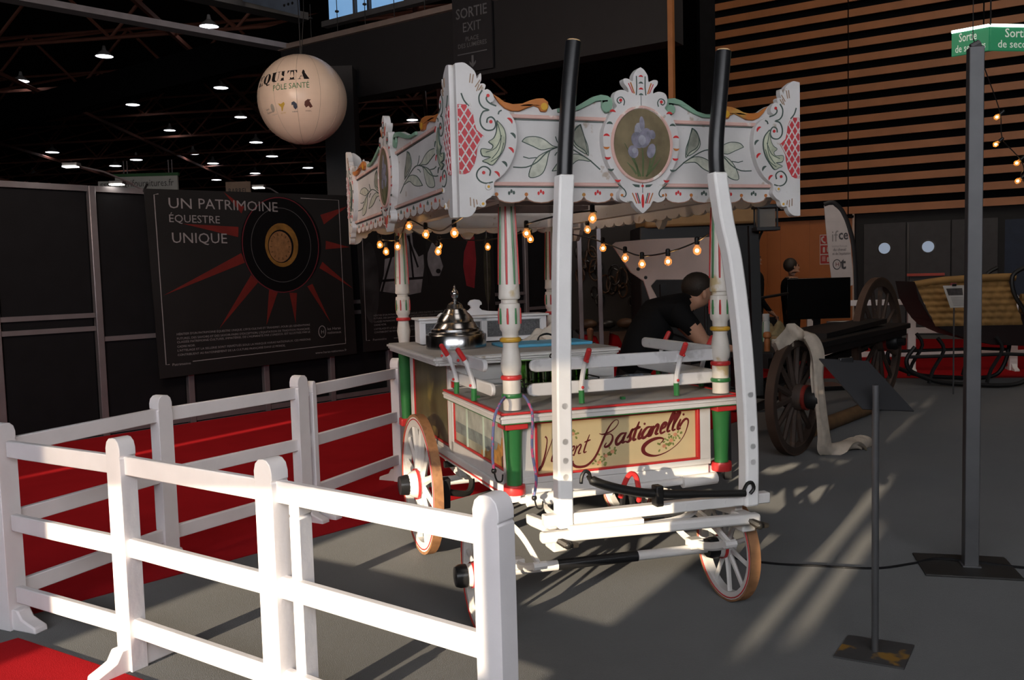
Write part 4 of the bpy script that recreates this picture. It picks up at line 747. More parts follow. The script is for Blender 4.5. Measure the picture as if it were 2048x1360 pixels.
for ch, wd in (('E', .125), ('Q', .14), ('U', .14), ('I', .085), ('T', .13), ('A', .15)):
    mb = MB(); f = onball(fx, .14)
    for pg in FAT[ch]: mb.add([f(a*wd*.95, b*.125) for a, b in pg], [tuple(q) for q in tessellate_polygon([[V((a, b, 0)) for a, b in pg]])])
    mb.build('letter', BTX, bl); fx += wd; text('lettering', 'PÔLE SANTÉ', .095, GTX, bl, (0, 0, 0), X, Z, fn=onball(-.36, .035), width=.44)
for i, (x, c) in enumerate(((-.53, (.05, .05, .05)), (-.40, (.4, .36, .3)), (-.26, (.55, .36, .05)), (-.10, (.02, .03, .06)), (.07, (.10, .03, .02)))):
    m = mat('emblem_%d' % i, c, .5, bump=0); f = onball(x, -.16); mb = MB()
    if i == 0: text('lettering', 'Lyon', .034, m, bl, (0, 0, 0), X, Z, fn=f); text('lettering', 'Equestre', .034, m, bl, (0, 0, 0), X, Z, fn=onball(x, -.2)); continue
    shp = {1: ell(0, .01, .03, .05, 10), 2: [(-.045, .05), (-.01, .035), (.035, .055), (.045, .03), (.02, 0), (.0, -.04), (-.015, -.05), (-.01, 0), (-.03, .02)], 3: [(-.03, .04), (0, .05), (.03, .02), (.035, -.02), (.01, -.045), (-.01, -.02), (-.015, .01), (-.035, .01)], 4: [(-.05, 0), (-.045, .04), (-.01, .065), (.03, .06), (.01, .045), (.025, .02), (.05, -.02), (.02, -.035), (0, -.01), (-.03, -.03)]}[i]
    tr = tessellate_polygon([[V((a, b, 0)) for a, b in shp]]); mb.add([f(a, b) for a, b in shp], [tuple(q) for q in tr]); mb.build('emblem', m, bl)
    text('lettering', ('', 'SYNDICAT', 'EQUINE', 'CHEVAL', 'HYNEAL')[i], .02, m, bl, (0, 0, 0), X, Z, align='CENTER', fn=onball(x, -.235))
BAN = mat('banner_black', (.006, .006, .0068), .6, var=.3, scl=2); GT = mat('banner_grey_print', (.20, .19, .20), .6, bump=0); BRED = mat('banner_red_print', (.11, .008, .006), .6, bump=0, var=.2)
def banner(name, label, corners, off):
    t = thing(name, label, 'banner', wl((corners[0][0]+corners[1][0])/2, 0, off)); b0 = V(t.location)
    o = wl(0, 0, off)-b0
    MB().prism(corners, o, DW, Z, -.012, 0).build('sheet', BAN, t)
    P = lambda shp, d, m, nm='print': MB().prism(shp, o, DW, Z, 0, d).build(nm, m, t)
    Rb = lambda pts, w, m, nm='print_line', d=.002: MB().ribbon(pts, w, o, DW, Z, 0, d).build(nm, m, t)
    Tx = lambda s, k, z, h, w, m=GT, bold=0: text('lettering', s, h/.69, m, t, o+DW*k+Z*z, DW, Z, .003, width=w, bold=bold)
    return t, P, Rb, Tx
LINES = ("HÉRITIER D'UN PATRIMOINE ÉQUESTRE UNIQUE, L'IFCE CULTIVE ET TRANSMET, POUR LES GÉNÉRATIONS", "FUTURES, DES SAVOIRS ET DES SAVOIR-FAIRE D'EXCEPTION. L'ÉQUITATION DE TRADITION FRANÇAISE,", "CLASSÉE PATRIMOINE CULTUREL IMMATÉRIEL DE L'HUMANITÉ PAR L'UNESCO, EST ILLUSTRÉE PAR LE", "CADRE NOIR.", "L'ATTELAGE ET LA SELLERIE SONT PERPÉTUÉS SOUS LA MARQUE HARAS NATIONAUX. CES MISSIONS", "CONTRIBUENT AU RAYONNEMENT DE LA CULTURE FRANÇAISE DANS LE MONDE.")
bt, P, Rb, Tx = banner('wall_banner', 'black banner reading Un patrimoine équestre unique with a red-spoked wheel hub', [(.52, 2.65), (3.29, 2.71), (3.34, .61), (.58, .56)], .12)
for a in ([(.68, 2.6), (.63, 2.59), (.66, .71), (.70, .71)], [(2.55, 2.64), (3.14, 2.64), (3.16, .76), (.98, .72)]): Rb(a, .010, GT)
for s in ([(1.67, 1.95), (1.72, 1.84), (.67, 1.48)], [(1.79, 1.69), (1.88, 1.60), (1.34, 1.08)], [(2.03, 1.51), (2.15, 1.47), (1.97, 1.08)], [(2.32, 1.46), (2.43, 1.45), (2.39, 1.08)], [(2.59, 1.53), (2.67, 1.56), (2.93, 1.05)], [(2.79, 1.76), (2.84, 1.84), (3.32, 1.48)], [(2.91, 2.11), (2.90, 2.0), (3.29, 2.03)], [(2.84, 2.44), (2.89, 2.32), (3.29, 2.57)], [(1.65, 2.26), (1.64, 2.14), (.95, 2.28)], [(1.48, 2.66), (1.70, 2.42), (1.74, 2.50)]): P(s, .0015, BRED, 'red_spoke_print')
P(ell(2.25, 2.06, .58, .585, 40), .0018, mat('hub_black_print', (.004, .004, .005), .3, bump=0), 'hub_print')
for r, w, m in ((.43, .008, mat('hub_ring_print', (.05, .05, .055), .5, bump=0)), (.55, .012, mat('hub_red_ring_print', (.10, .012, .02), .5, bump=0))): Rb(ell(2.24, 2.05, r, r*1.06, 48)+ell(2.24, 2.05, r, r*1.06, 48)[:1], w, m, d=.0028)
P(ell(2.24, 2.05, .24, .27, 32), .003, mat('hub_gold_print', (.17, .085, .018), .5, var=.3, scl=12, bump=0), 'hub_print'); P(ell(2.225, 2.035, .185, .205, 28), .0036, mat('hub_black_print', (0, 0, 0)), 'hub_print'); P(ell(2.215, 2.03, .165, .19, 28), .0042, mat('hub_copper_print', (.19, .095, .04), .5, var=.25, scl=20, bump=0), 'hub_print')
for k in range(14): a = 2*PI*k/14; Rb([(2.215+.12*cos(a), 2.03+.135*sin(a)), (2.215+.145*cos(a), 2.03+.165*sin(a))], .014, mat('hub_stamp_print', (.09, .045, .015), .5, bump=0), d=.0046)
Tx('UN', .78, 2.45, .115, .275); Tx('PATRIMOINE', 1.14, 2.457, .115, 1.05); Tx('ÉQUESTRE', .78, 2.295, .085, .62); Tx('UNIQUE', .80, 2.065, .115, .68)
for i, (s, z, w) in enumerate(zip(LINES, (1.03, .98, .94, .89, .845, .795), (1.80, 1.80, 1.80, .22, 1.80, 1.42))): Tx(s, .80, z, .024, w)
Rb(ell(2.79, .94, .055, .075, 24)+ell(2.79, .94, .055, .075, 24)[:1], .009, GT, d=.003); Tx('H', 2.768, .915, .045, .045); Tx('les Haras', 2.87, .955, .034, .21); Tx('nationaux', 2.87, .905, .034, .22); Tx('www.haras-nationaux.fr', 2.67, .66, .03, .5); Tx('Patrimoine', .73, .69, .028, .22)
for i, k in enumerate((.56, 3.22)): MB().tube([wl(k, 2.7, .12)-V(bt.location), wl(k, 2.63, .03)-V(bt.location)], .012, 6).build('tie', BLACK, bt)
bt, P, Rb, Tx = banner('wall_banner', 'black banner with a white horse head and a red coat behind the cart', [(3.42, 2.40), (6.10, 2.40), (6.12, .62), (3.46, .62)], .12)
HW = mat('horse_grey_print', (.15, .145, .16), .6, var=.3, scl=6, bump=0); HK = mat('harness_black_print', (.006, .006, .007), .5, bump=0)
P(ell(3.62, 1.55, .15, .55, 20), .0012, mat('horse_dark_print', (.022, .022, .024), .5, var=.5, scl=5, bump=0), 'horse_print')
P([(3.89, 1.87), (4.06, 1.9), (4.29, 2.3), (4.6, 2.3), (4.62, 1.75), (4.54, 1.39), (4.29, 1.36), (3.78, 1.43), (3.86, 1.65)], .0015, HW, 'horse_print'); P([(4.70, 1.95), (4.80, 2.12), (4.90, 2.0), (5.0, 1.76), (4.92, 1.62), (4.78, 1.62), (4.68, 1.81)], .0015, HW, 'horse_print')
P(ell(4.9, 1.69, .05, .035, 12), .0022, HK, 'horse_print'); P([(4.4, 2.3), (4.62, 2.3), (4.66, 1.95), (4.52, 1.9), (4.42, 2.05)], .0022, HK, 'horse_print')
for a in ([(3.76, 1.57), (4.6, 1.6)], [(4.05, 2.0), (3.8, 1.4)], [(4.32, 2.2), (4.5, 1.75)], [(4.62, 2.2), (4.72, 1.5)], [(4.35, 2.2), (4.4, 1.6)]): Rb(a, .035, HK, 'harness_print', .0026)
P([(5.45, 1.97), (5.6, 2.25), (5.68, 2.2), (5.71, 1.86), (5.65, 1.42), (5.48, 1.46), (5.42, 1.75)], .0015, mat('coat_red_print', (.16, .010, .016), .6, var=.2, bump=0), 'coat_print'); P(ell(5.95, 1.7, .08, .55, 16), .0015, mat('tree_print', (.03, .028, .018), .6, var=.5, scl=8, bump=0), 'tree_print')
for i, (s, z, w) in enumerate(zip(LINES, (1.09, 1.05, 1.005, .96, .905, .86), (1.75, 1.75, 1.75, .22, 1.75, 1.4))): Tx(s, 3.65, z, .024, w)
for a in ([(3.51, 2.3), (3.51, .77), (3.57, .77)], [(4.0, .77), (5.95, .77), (5.95, 2.3)]): Rb(a, .008, GT)
Tx('Patrimoine', 3.62, .76, .028, .24)
# exit sign painted on its plate on the fascia
ex = thing('exit_sign', 'dark hanging plate reading Sortie Exit Place des Lumières with a down arrow', 'sign', fb(3.59, 4.29, .2)); eo = V(ex.location)
MB().beam(fb(3.27, 4.78, .2)-eo, fb(3.90, 4.78, .2)-eo, .03, 1.0).build('plate', mat('sign_plate_dark', (.018, .018, .021), .5), ex)
EG = mat('sign_grey_print', (.11, .115, .125), .5, bump=0)
for s, z, h, w, b in (('SORTIE', 4.98, .13, .50, .01), ('EXIT', 4.80, .12, .29, 0), ('PLACE', 4.68, .055, .21, .004), ('DES LUMIÈRES', 4.60, .055, .46, .004)): text('lettering', s, h/.69, EG, ex, fb(3.58, z, .216)-eo, DB, Z, .001, align='CENTER', width=w, bold=b)
MB().beam(fb(3.34, 4.52, .216)-eo, fb(3.81, 4.52, .216)-eo, .004, .012).build('rule', EG, ex); MB().prism([(-.016, .075), (.016, .075), (.016, -.03), (.05, .005), (.05, -.03), (0, -.078), (-.05, -.03), (-.05, .005), (-.016, -.03)], fb(3.58, 4.41, .216)-eo, DB, Z, 0, .002).build('arrow', EG, ex)
# far stand signs over the partition and the stand floodlights
t = thing('stand_sign', 'white and green stand sign of an equine supplier seen over the black wall', 'sign', (-7.25, 18, 3.3))
MB().box((0, 0, .34), (1.25, .06, .28)).build('board', mat('stand_board', (.36, .37, .36), .5), t); MB().box((0, 0, .51), (1.3, .08, .06)).build('green_top', mat('stand_green', (.03, .10, .04), .5), t); text('lettering', 'Agrifournitures.fr', .2, mat('stand_text', (.05, .05, .05), .5, bump=0), t, (-.55, -.035, .28), X, Z, width=1.1); MB().box((-.8, -.02, .30), (.32, .06, .2)).build('side_board', mat('stand_board', (0, 0, 0)), t); text('lettering', 'EST', .14, MATS['stand_text'], t, (-.92, -.055, .26), X, Z)
for x in (-.45, .45):
    for dx in (0, .07): MB().tube([(x+dx, 0, .54), (x+dx, 0, .80)], .012, 6).build('hanger', ALU, t)
MB().tube([(-.5, 0, -3.3), (-.5, 0, .2)], .04, 6).build('stand_leg', BLACK, t)
t = thing('stand_sign', 'small beige stand sign with black capitals above the banner', 'sign', (-6.02, 20, 3.45)); MB().box((0, 0, .25), (.55, .05, .3)).build('board', mat('beige_board', (.30, .21, .16), .5), t); text('lettering', 'BARREL', .16, MATS['stand_text'], t, (-.22, -.03, .14), X, Z, width=.42, bold=.01); MB().tube([(0, 0, -3.45), (0, 0, .1)], .04, 6).build('stand_leg', BLACK, t)
for p, q, lb in (((-4.274, 8.8, 2.80), (-3.978, 9.5, 2.70), 'stand floodlight on an arm at the left over the black wall'), ((-4.16, 9.55, 2.70), (-4.0, 9.85, 2.66), 'stand floodlight glowing at the top of the banner left end'), ((-3.03, 10.9, 2.765), (-2.85, 11.25, 2.7), 'stand floodlight glowing above the banner wheel hub')):
    t = thing('floodlight', lb, 'lamp', q, 0, 'stand floodlights on the partition'); a = V(p)-V(q)
    MB().tube([(0, 0, -.02), a*.5+V((0, 0, .02)), a], .01, 6).build('arm', ALU, t); MB().box(a, (.15, .1, .035)).build('head', STEEL, t, bevel=.008); MB().box(a+V((0, -.02, -.022)), (.13, .08, .012)).build('lens', emis('flood_light', (1, .97, .85), 10), t)
# ---------------------------------------------------------------- metal posts, cable, info plates
t = thing('metal_post', 'tall grey square steel post on a flat plate, right foreground', 'post', (2.377, 4.556, 0), -.25)
MB().box((0, 0, 1.345), (.07, .07, 2.67)).build('tube', STEEL, t, bevel=.004); MB().box((-.02, 0, .006), (.46, .36, .012)).build('base_plate', mat('dark_plate', (.028, .027, .026), .6, var=.2), t, bevel=.004); MB().box((0, 0, .016), (.09, .09, .01)).build('weld', STEEL, t, bevel=.003)
MB().tube([(-.02, 0, 2.68), (.02, 0, 2.70)], .02, 8).build('top_cap', STEEL, t)
t = thing('sheet_stand', 'short thin steel post on a rusty square plate holding a black tilted sheet holder', 'stand', (1.468, 3.562, 0), .1)
MB().tube([(0, 0, 0), (0, 0, 1.116)], .014, 12).build('tube', mat('bare_steel', (.12, .12, .125), .35, metal=.6), t); MB().prism([(-.19, -.02), (.03, -.17), (.19, .03), (-.03, .17)], (0, 0, 0), X, Y, 0, .008).build('base_plate', mat('rusty_plate', (.045, .044, .045), .6, wear=(.22, .12, .025), wt=.55, ws=7), t)
pl = [(-.165, .10, .098), (.05, .10, .08), (.175, -.04, -.118), (-.045, -.04, -.1)]
pv = [V((a, b+.06, 1.116+c)) for a, b, c in pl]; nn = (pv[1]-pv[0]).cross(pv[2]-pv[0]).normalized()*.003
MB().add([p+nn for p in pv]+[p-nn for p in pv], [(0, 1, 2, 3), (7, 6, 5, 4), (0, 4, 5, 1), (1, 5, 6, 2), (2, 6, 7, 3), (3, 7, 4, 0)]).build('sheet_holder', mat('holder_black', (.018, .018, .02), .5), t); MB().box(pv[0].lerp(pv[1], .55)+V((0, 0, 0)), (.06, .02, .022)).build('binder_clip', BLACK, t, bevel=.004)
t = tag(MB().tube(smooth([(.9, 5.0, .006), (1.33, 4.71, .006), (1.6, 4.63, .006), (1.88, 4.566, .006), (2.1, 4.62, .008), (2.25, 4.66, .018), (2.42, 4.592, .018), (2.7, 4.48, .008), (3.3, 4.3, .006)], 6), .007, 6).build('power_cable', BLACK), 'black power cable lying across the grey carpet past the posts', 'cable')
# ---------------------------------------------------------------- dark wagon with two big wheels on the right
DWOOD = mat('dark_wheel_wood', (.058, .040, .032), .6, wear=(.10, .065, .045), wt=.6, ws=8, var=.25); DIRON = mat('wagon_black', (.010, .010, .011), .5); RBAND = mat('dull_red_band', (.20, .02, .014), .5)
wg = thing('wagon', 'dark wooden wagon with two large spoked wheels and flat bed', 'wagon', (3.2, 9.2, 0)); wo = V(wg.location); NWG = V((.75, -.66, 0)).normalized(); EWG = V((.66, .75, 0)).normalized()
def bigwheel(c, r, n, nm='wheel'):
    c = V(c)-wo; w = MB().lathe([(r*.86, -.035), (r*.97, -.035), (r*.97, .035), (r*.86, .035)], c, NWG, 44, closed=True).build(nm, DWOOD, wg)
    MB().lathe([(r*.968, -.037), (r, -.037), (r, .037), (r*.968, .037)], c, NWG, 44, closed=True).build('iron_tyre', mat('wagon_tyre', (.09, .055, .04), .5, metal=.2), w)
    for k in range(n): a = 2*PI*k/n+.1; d = EWG*cos(a)+Z*sin(a); MB().tube([c+d*r*.17, c+d*r*.88], [.03, .024], 6, .8).build('spoke', DWOOD, w)
    MB().lathe([(.06, -.12), (.10, -.08), (.115, .05), (.10, .09)], c, NWG, 18).build('hub', DWOOD, w); MB().lathe([(.10, .085), (.108, .088), (.108, .118), (.10, .12)], c, NWG, 18).build('hub_band', RBAND, w)
    MB().lathe([(.095, .12), (.10, .2), (.08, .235), (.01, .24)], c, NWG, 16).build('hub_cap', DIRON, w)
bigwheel((2.40, 7.50, .50), .50, 14); bigwheel((4.22, 10.18, .73), .73, 14)
def wp(s, q, z): return V((2.40, 7.50, 0))+EWG*s-NWG*q+V((0, 0, z))-wo
MB().beam(wp(-.2, .55, .86), wp(3.4, .55, .90), .9, .06).build('bed', DIRON, wg, bevel=.01)
for q in (.18, .92): MB().beam(wp(-.2, q, .80), wp(3.4, q, .84), .07, .1).build('side_beam', DIRON, wg)
MB().tube([wp(0, .1, .5), wp(0, 1.2, .5)], .04, 8).build('axle', DIRON, wg); MB().tube([wp(3.2, .1, .73), wp(3.2, 1.3, .73)], .045, 8).build('axle', DIRON, wg)
for q in (.3, .9): MB().tube(smooth([wp(-.45, q, .62), wp(-.2, q, .56), wp(0, q, .55), wp(.3, q, .6), wp(.5, q, .74)], 3), .03, 6).build('spring', DIRON, wg)
MB().beam(wp(0, .5, .50), wp(3.2, .55, .66), .08, .08).build('perch', DIRON, wg); MB().beam(wp(-.05, .5, .55), wp(-.05, .5, .85), .6, .06).build('bolster', DIRON, wg); MB().beam(wp(3.2, .6, .73), wp(3.2, .6, .87), .7, .06).build('bolster', DIRON, wg)
MB().beam(wp(1.2, .35, .93), wp(2.9, .35, .98), .3, .05).build('tray', DIRON, wg); MB().tube([wp(.2, .95, 1.25), wp(2.0, .95, 1.32)], .015, 6).build('hand_rail', DIRON, wg); MB().tube([wp(.2, .95, .85), wp(.2, .95, 1.26)], .015, 6).build('rail_post', DIRON, wg)
MB().tube([(2.80-3.2, 8.25-9.2, .075), (3.95-3.2, 9.55-9.2, .085)], .07, 12).build('timber_pole', mat('pole_wood', (.17, .10, .05), .6, var=.25), wg); MB().tube([(3.9-3.2, 9.5-9.2, .085), (4.1-3.2, 9.72-9.2, .087)], .075, 12).build('pole_ferrule', DIRON, wg)
# draped cloth over the front wheel
t = MB(); path = smooth([(2.19, 7.33, .93), (2.28, 7.36, 1.0), (2.40, 7.44, 1.028), (2.50, 7.42, 1.0), (2.54, 7.36, .87), (2.535, 7.33, .68), (2.56, 7.33, .42), (2.60, 7.36, .20), (2.64, 7.42, .075), (2.76, 7.5, .05), (2.92, 7.58, .06), (3.02, 7.63, .055), (3.14, 7.72, .035)], 6)
n = len(path); g = 14; vs = []
for i, p in enumerate(path):
    f = i/(n-1); w = .085 if f < .25 else .078+.02*sin(f*9); w = w*(1-.5*max(0, f-.85)/.15)
    for k in range(g):
        a = 2*PI*k/g; fold = 1+.24*sin(4*a+f*10)+.16*sin(7*a-f*17); d = V(path[min(i+1, n-1)])-V(path[max(i-1, 0)]); d.normalize(); e = V((.8, .6, 0)); e = (e-d*e.dot(d)).normalized(); h = d.cross(e)
        q = V(p)+e*cos(a)*w*fold+h*sin(a)*w*.42*fold; vs.append((q.x, q.y, max(.003, q.z)))
t.add(vs, [(i*g+k, i*g+(k+1) % g, (i+1)*g+(k+1) % g, (i+1)*g+k) for i in range(n-1) for k in range(g)]+[tuple(range(g)), tuple((n-1)*g+k for k in range(g))])
tag(t.build('draped_cloth', mat('draped_cloth_cream', (.60, .52, .43), .85, var=.12, scl=15, bump=.4, bs=30), ang=80), 'long cream cloth draped over the front wagon wheel and trailing on the floor', 'cloth')
# things on the wagon bed
def onbed(s, q, z=.905): return tuple(wp(s, q, z)+wo)
t = thing('spray_bottle', 'white spray can standing on the wagon bed', 'bottle', onbed(.735, .605, .90)); MB().lathe([(.033, 0), (.036, .01), (.036, .19), (.030, .2)], n=18).build('can_body', mat('can_white', (.42, .45, .44), .4), t); MB().lathe([(.030, .2), (.033, .205), (.033, .26), (.028, .266)], n=18).build('cap', mat('cap_white', (.5, .52, .52), .4), t); MB().tube([(-.036, -.01, .0), (-.03, -.02, .19)], .004, 6).build('green_stripe', GREEN, t)
t = tag(MB().box((0, 0, .04), (.17, .09, .08)).build('wood_block', mat('pale_block_wood', (.42, .30, .16), .7), loc=onbed(.40, .29, .90), rot=(0, 0, .3), bevel=.004), 'pale wooden block lying beside the spray can', 'block')
t = tag(MB().lathe([(.035, 0), (.038, .01), (.038, .06), (.034, .066), (.001, .066)], n=16).build('paste_tin', mat('tin_white', (.5, .5, .48), .4), loc=onbed(.25, .283, .90)), 'small white round tin in front of the wooden block', 'tin')
crumple('rag', 'crumpled ochre rag heaped behind the spray can', 'cloth', [(-.22, -.16), (.22, .16)], mat('ochre_rag', (.20, .16, .085), .9, var=.25, scl=20), onbed(1.02, .66, .90), .5, .20, seed=4)
t = thing('wooden_mallet_handle', 'turned orange wooden handle at the front corner of the wagon bed', 'handle', onbed(-.10, .20, .89)); MB().lathe([(.024, 0), (.026, .09), (.022, .11), (.034, .12), (.036, .14), (.03, .16), (.016, .168)], n=16).build('handle_body', mat('orange_wood', (.36, .13, .04), .5), t)
t = thing('screen', 'large black flat screen on a dark trolley behind the wagon', 'screen', (3.99, 11.5, 0), .05); MB().box((0, 0, 1.19), (.84, .05, .53)).build('panel', mat('screen_black', (.003, .003, .003), .25), t, bevel=.006); MB().box((0, .05, .62), (.08, .05, .9)).build('column', BLACK, t); MB().box((0, .05, .03), (.6, .45, .06)).build('foot', BLACK, t, bevel=.01); MB().box((.28, -.05, .87), (.30, .2, .035)).build('shelf', mat('shelf_white', (.45, .44, .44), .5), t)
# ---------------------------------------------------------------- sleigh with tufted seat
t = thing('sleigh', 'dark horse sleigh with tufted tan upholstery and curved runners', 'sleigh', (6.2, 11.6, 0), -.12)
TAN = mat('tufted_tan', (.24, .135, .042), .75, var=.15); HULL = mat('sleigh_hull', (.010, .003, .003), .5)
ub = MB(); gx, gz = 9, 7; vs = []
nx, nz = gx*5, gz*5
for i in range(nx+1):
    for j in range(nz+1):
        s, h = i/nx, j/nz; x = -.98+.42*(1-h)*.55+s*(1.05+.1*h); z = .80+.56*h
        bx, bz_ = (s*gx+.5*(int(h*gz) % 2)) % 1, (h*gz) % 1; d = math.hypot(bx-.5, bz_-.5); vs.append((x, -.42+.12*h-.035*(1-min(1, d*1.5)), z))
ub.add(vs, [(i*(nz+1)+j, (i+1)*(nz+1)+j, (i+1)*(nz+1)+j+1, i*(nz+1)+j+1) for i in range(nx) for j in range(nz)]); ub.build('tufted_back', TAN, t, ang=90)
MB().tube(smooth([(-.98, -.30, 1.33), (-.6, -.30, 1.38), (0, -.30, 1.40), (.25, -.3, 1.40)], 3), .05, 10).build('back_roll', TAN, t)
for k in range(3): MB().tube([(.30, -.35, 1.0+.07*k), (.72, -.38, .98+.07*k)], .05, 10).build('arm_roll', TAN, t)
hp = [(-1.0, 1.38), (-.95, 1.15), (-.84, .95), (-.70, .78), (-.45, .66), (-.05, .55), (.5, .52), (1.6, .52), (1.6, .95), (.15, .93), (.05, .86), (-.78, .86)]
MB().prism(hp, (0, -.40, 0), X, Z, -.8, .0).build('hull', HULL, t, bevel=.02)
for y in (-.5, .3):
    MB().tube(smooth([(-1.02, y, .55), (-1.12, y, .40), (-1.10, y, .28), (-1.0, y, .2), (-.7, y, .09), (-.2, y, .05), (.15, y, .05), (.32, y, .12), (.42, y, .35), (.44, y, .65), (.30, y, .95), (.16, y, 1.2), (.14, y, 1.42), (.28, y, 1.52)], 4), .028, 8).build('runner', DIRON, t)
    MB().tube([(-1.12, y, .42), (.1, y, .44), (.44, y, .42)], .022, 6).build('upper_bar', DIRON, t)
    for x in (-.85, -.15): MB().tube(smooth([(x, y, .08), (x+.05, y, .25), (x+.18, y, .5), (x+.1, y, .66)], 3), .024, 6).build('runner_strut', DIRON, t)
MB().box((-.55, -.46, 1.33), (.07, .012, .04)).build('badge', mat('sleigh_badge', (.25, .05, .06), .5), t)
t = thing('info_sheet', 'white printed sheet clipped to the front of the tufted sleigh', 'sheet', (5.38, 10.72, 1.06)); MB().prism([(-.155, .27), (.10, .27), (.17, .0), (-.06, 0)], (0, 0, 0), X, Z, 0, .004).build('paper', mat('paper_white', (.5, .49, .47), .6), t); MB().prism([(-.115, .235), (.08, .235), (.09, .15), (-.085, .15)], (0, 0, 0), X, Z, .004, .006).build('picture_print', mat('sheet_picture', (.06, .055, .055), .5, var=.4, scl=30, bump=0), t)
for i in range(6): MB().box((.02+.006*i, -.005, .12-.018*i), (.15, .002, .006)).build('print_line', mat('sheet_print', (.25, .25, .25), .6, bump=0), t)
MB().box((-.02, -.01, .275), (.05, .02, .03)).build('binder_clip', BLACK, t, bevel=.004); MB().tube([(0, .03, -1.06), (0, .03, .05)], .01, 6).build('stand_rod', STEEL, t)
fp = [(4.55, 13.45), (5.98, 13.22), (7.35, 12.95), (8.9, 12.7)]
cc = V((6.7, 13.1, 0)); f3 = thing('paddock_fence', 'far white three-rail fence behind the sleigh by the charcoal doors', 'fence', cc)
for x, y in fp: fpost(x-cc.x, y-cc.y, -.17, f3, 1.13, True, .11)
for i in range(3):
    for z in (1.04, .61, .26): MB().beam(V(fp[i]+(z,))-cc, V(fp[i+1]+(z,))-cc, .035, .085).build('rail', FENCE, f3, bevel=.005)
# ---------------------------------------------------------------- feather flag, fire signs, exit box, right-hand bulbs
t = thing('feather_flag', 'white feather flag with black sleeve and dark printed lettering', 'flag', (5.43, 14.0, 0)); FLG = mat('flag_white', (.42, .39, .39), .7, var=.06)
fo = (-5.43, 0, 0); MB().prism([(4.951, 2.56), (5.09, 2.56), (5.20, 2.46), (5.30, 2.26), (5.37, 1.93), (5.41, 1.30), (5.07, 1.20), (5.068, 1.386), (5.029, 1.702), (4.975, 2.251)], fo, X, Z, -.006, .006).build('sail', FLG, t)
MB().tube(smooth([(4.95-5.43, -.005, 2.57), (5.07-5.43, -.005, 2.60), (5.16-5.43, -.005, 2.55), (5.26-5.43, -.005, 2.42), (5.345-5.43, -.005, 2.2), (5.41-5.43, -.005, 1.93), (5.45-5.43, -.005, 1.4), (5.47-5.43, 0, .1)], 4), .035, 6, .4).build('sleeve_pole', mat('flag_black', (.008, .008, .01), .6), t); MB().lathe([(.22, 0), (.22, .02), (.05, .06), (.03, .12)], (.04, 0, 0), n=18).build('base', BLACK, t)
FK = mat('flag_print', (.05, .05, .055), .5, bump=0); FG = mat('flag_print_grey', (.2, .19, .19), .5, bump=0)
for s, x, z, h, w, m, b in (('if', 5.06, 1.99, .17, .10, FG, 0), ('ce', 5.175, 2.02, .15, .15, FK, .02), ('institut français', 5.07, 1.90, .035, .24, FG, 0), ('du cheval', 5.09, 1.84, .045, .20, FK, .006), ("et de l'équitation", 5.08, 1.78, .04, .28, FK, .004), ('H', 5.125, 1.60, .06, .05, BRED, 0), ('t', 5.21, 1.56, .17, .09, FK, .03)): text('lettering', s, h/.69, m, t, (x-5.43, -.008, z), X, Z, .001, width=w, bold=b)
MB().tube([(5.15-5.43+.06*cos(a), -.009, 1.63+.075*sin(a)) for a in (2*PI*i/20 for i in range(20))], .006, 5, closed=True).build('emblem_ring', FK, t)
t = thing('fire_sign', 'white framed stack of three red fire safety pictograms on the wood wall', 'sign', wr(-1.74, 1.66, -.06)); so_ = V(t.location); FR = mat('fire_red', (.42, .03, .025), .5, bump=0); FWH = mat('fire_white', (.55, .48, .44), .5, bump=0)
MB().beam(wr(-1.87, 2.0, -.05)-so_, wr(-1.61, 2.0, -.05)-so_, .01, .70).build('frame', FWH, t)
for i in range(3):
    z = 2.23-i*.23; o = wr(-1.74, z, -.044)-so_; MB().prism([(-.115, -.1), (.115, -.1), (.115, .1), (-.115, .1)], o, DR, Z, 0, .003).build('pictogram', FR, t)
    if i == 0: MB().ribbon(smooth([(-.03, .07), (-.075, .05), (-.08, 0), (-.05, -.05), (0, -.07)], 3), .035, o, DR, Z, .003, .005).build('handset_print', FWH, t); MB().ribbon([(.05, .06), (.05, -.06)], .04, o, DR, Z, .003, .005).build('flame_print', FWH, t)
    if i == 1: MB().prism([(-.06, -.07), (-.01, -.07), (-.01, .04), (-.02, .06), (-.05, .06), (-.06, .04)], o, DR, Z, .003, .005).build('extinguisher_print', FWH, t); MB().ribbon([(.06, .06), (.05, 0), (.06, -.06)], .04, o, DR, Z, .003, .005).build('flame_print', FWH, t)
    if i == 2:
        for q in range(4): MB().ribbon([(-.08, .06-.03*q), (0, .06-.03*q)], .014, o, DR, Z, .003, .005).build('hose_print', FWH, t)
        MB().ribbon([(.06, .05), (.05, 0), (.06, -.06)], .04, o, DR, Z, .003, .005).build('flame_print', FWH, t)
t = thing('exit_box', 'green two-sided emergency exit light box reading Sortie de secours', 'sign', (5.9, 11, 4.17)); EXG = emis('exit_green', (.02, .16, .075), .55); EXL = emis('exit_tube', (.75, 1, .88), 4); EXT = emis('exit_letters', (.45, .5, .45), .55)
d1 = V((-.75, .65, 0)).normalized(); d2 = V((1, .15, 0)).normalized()
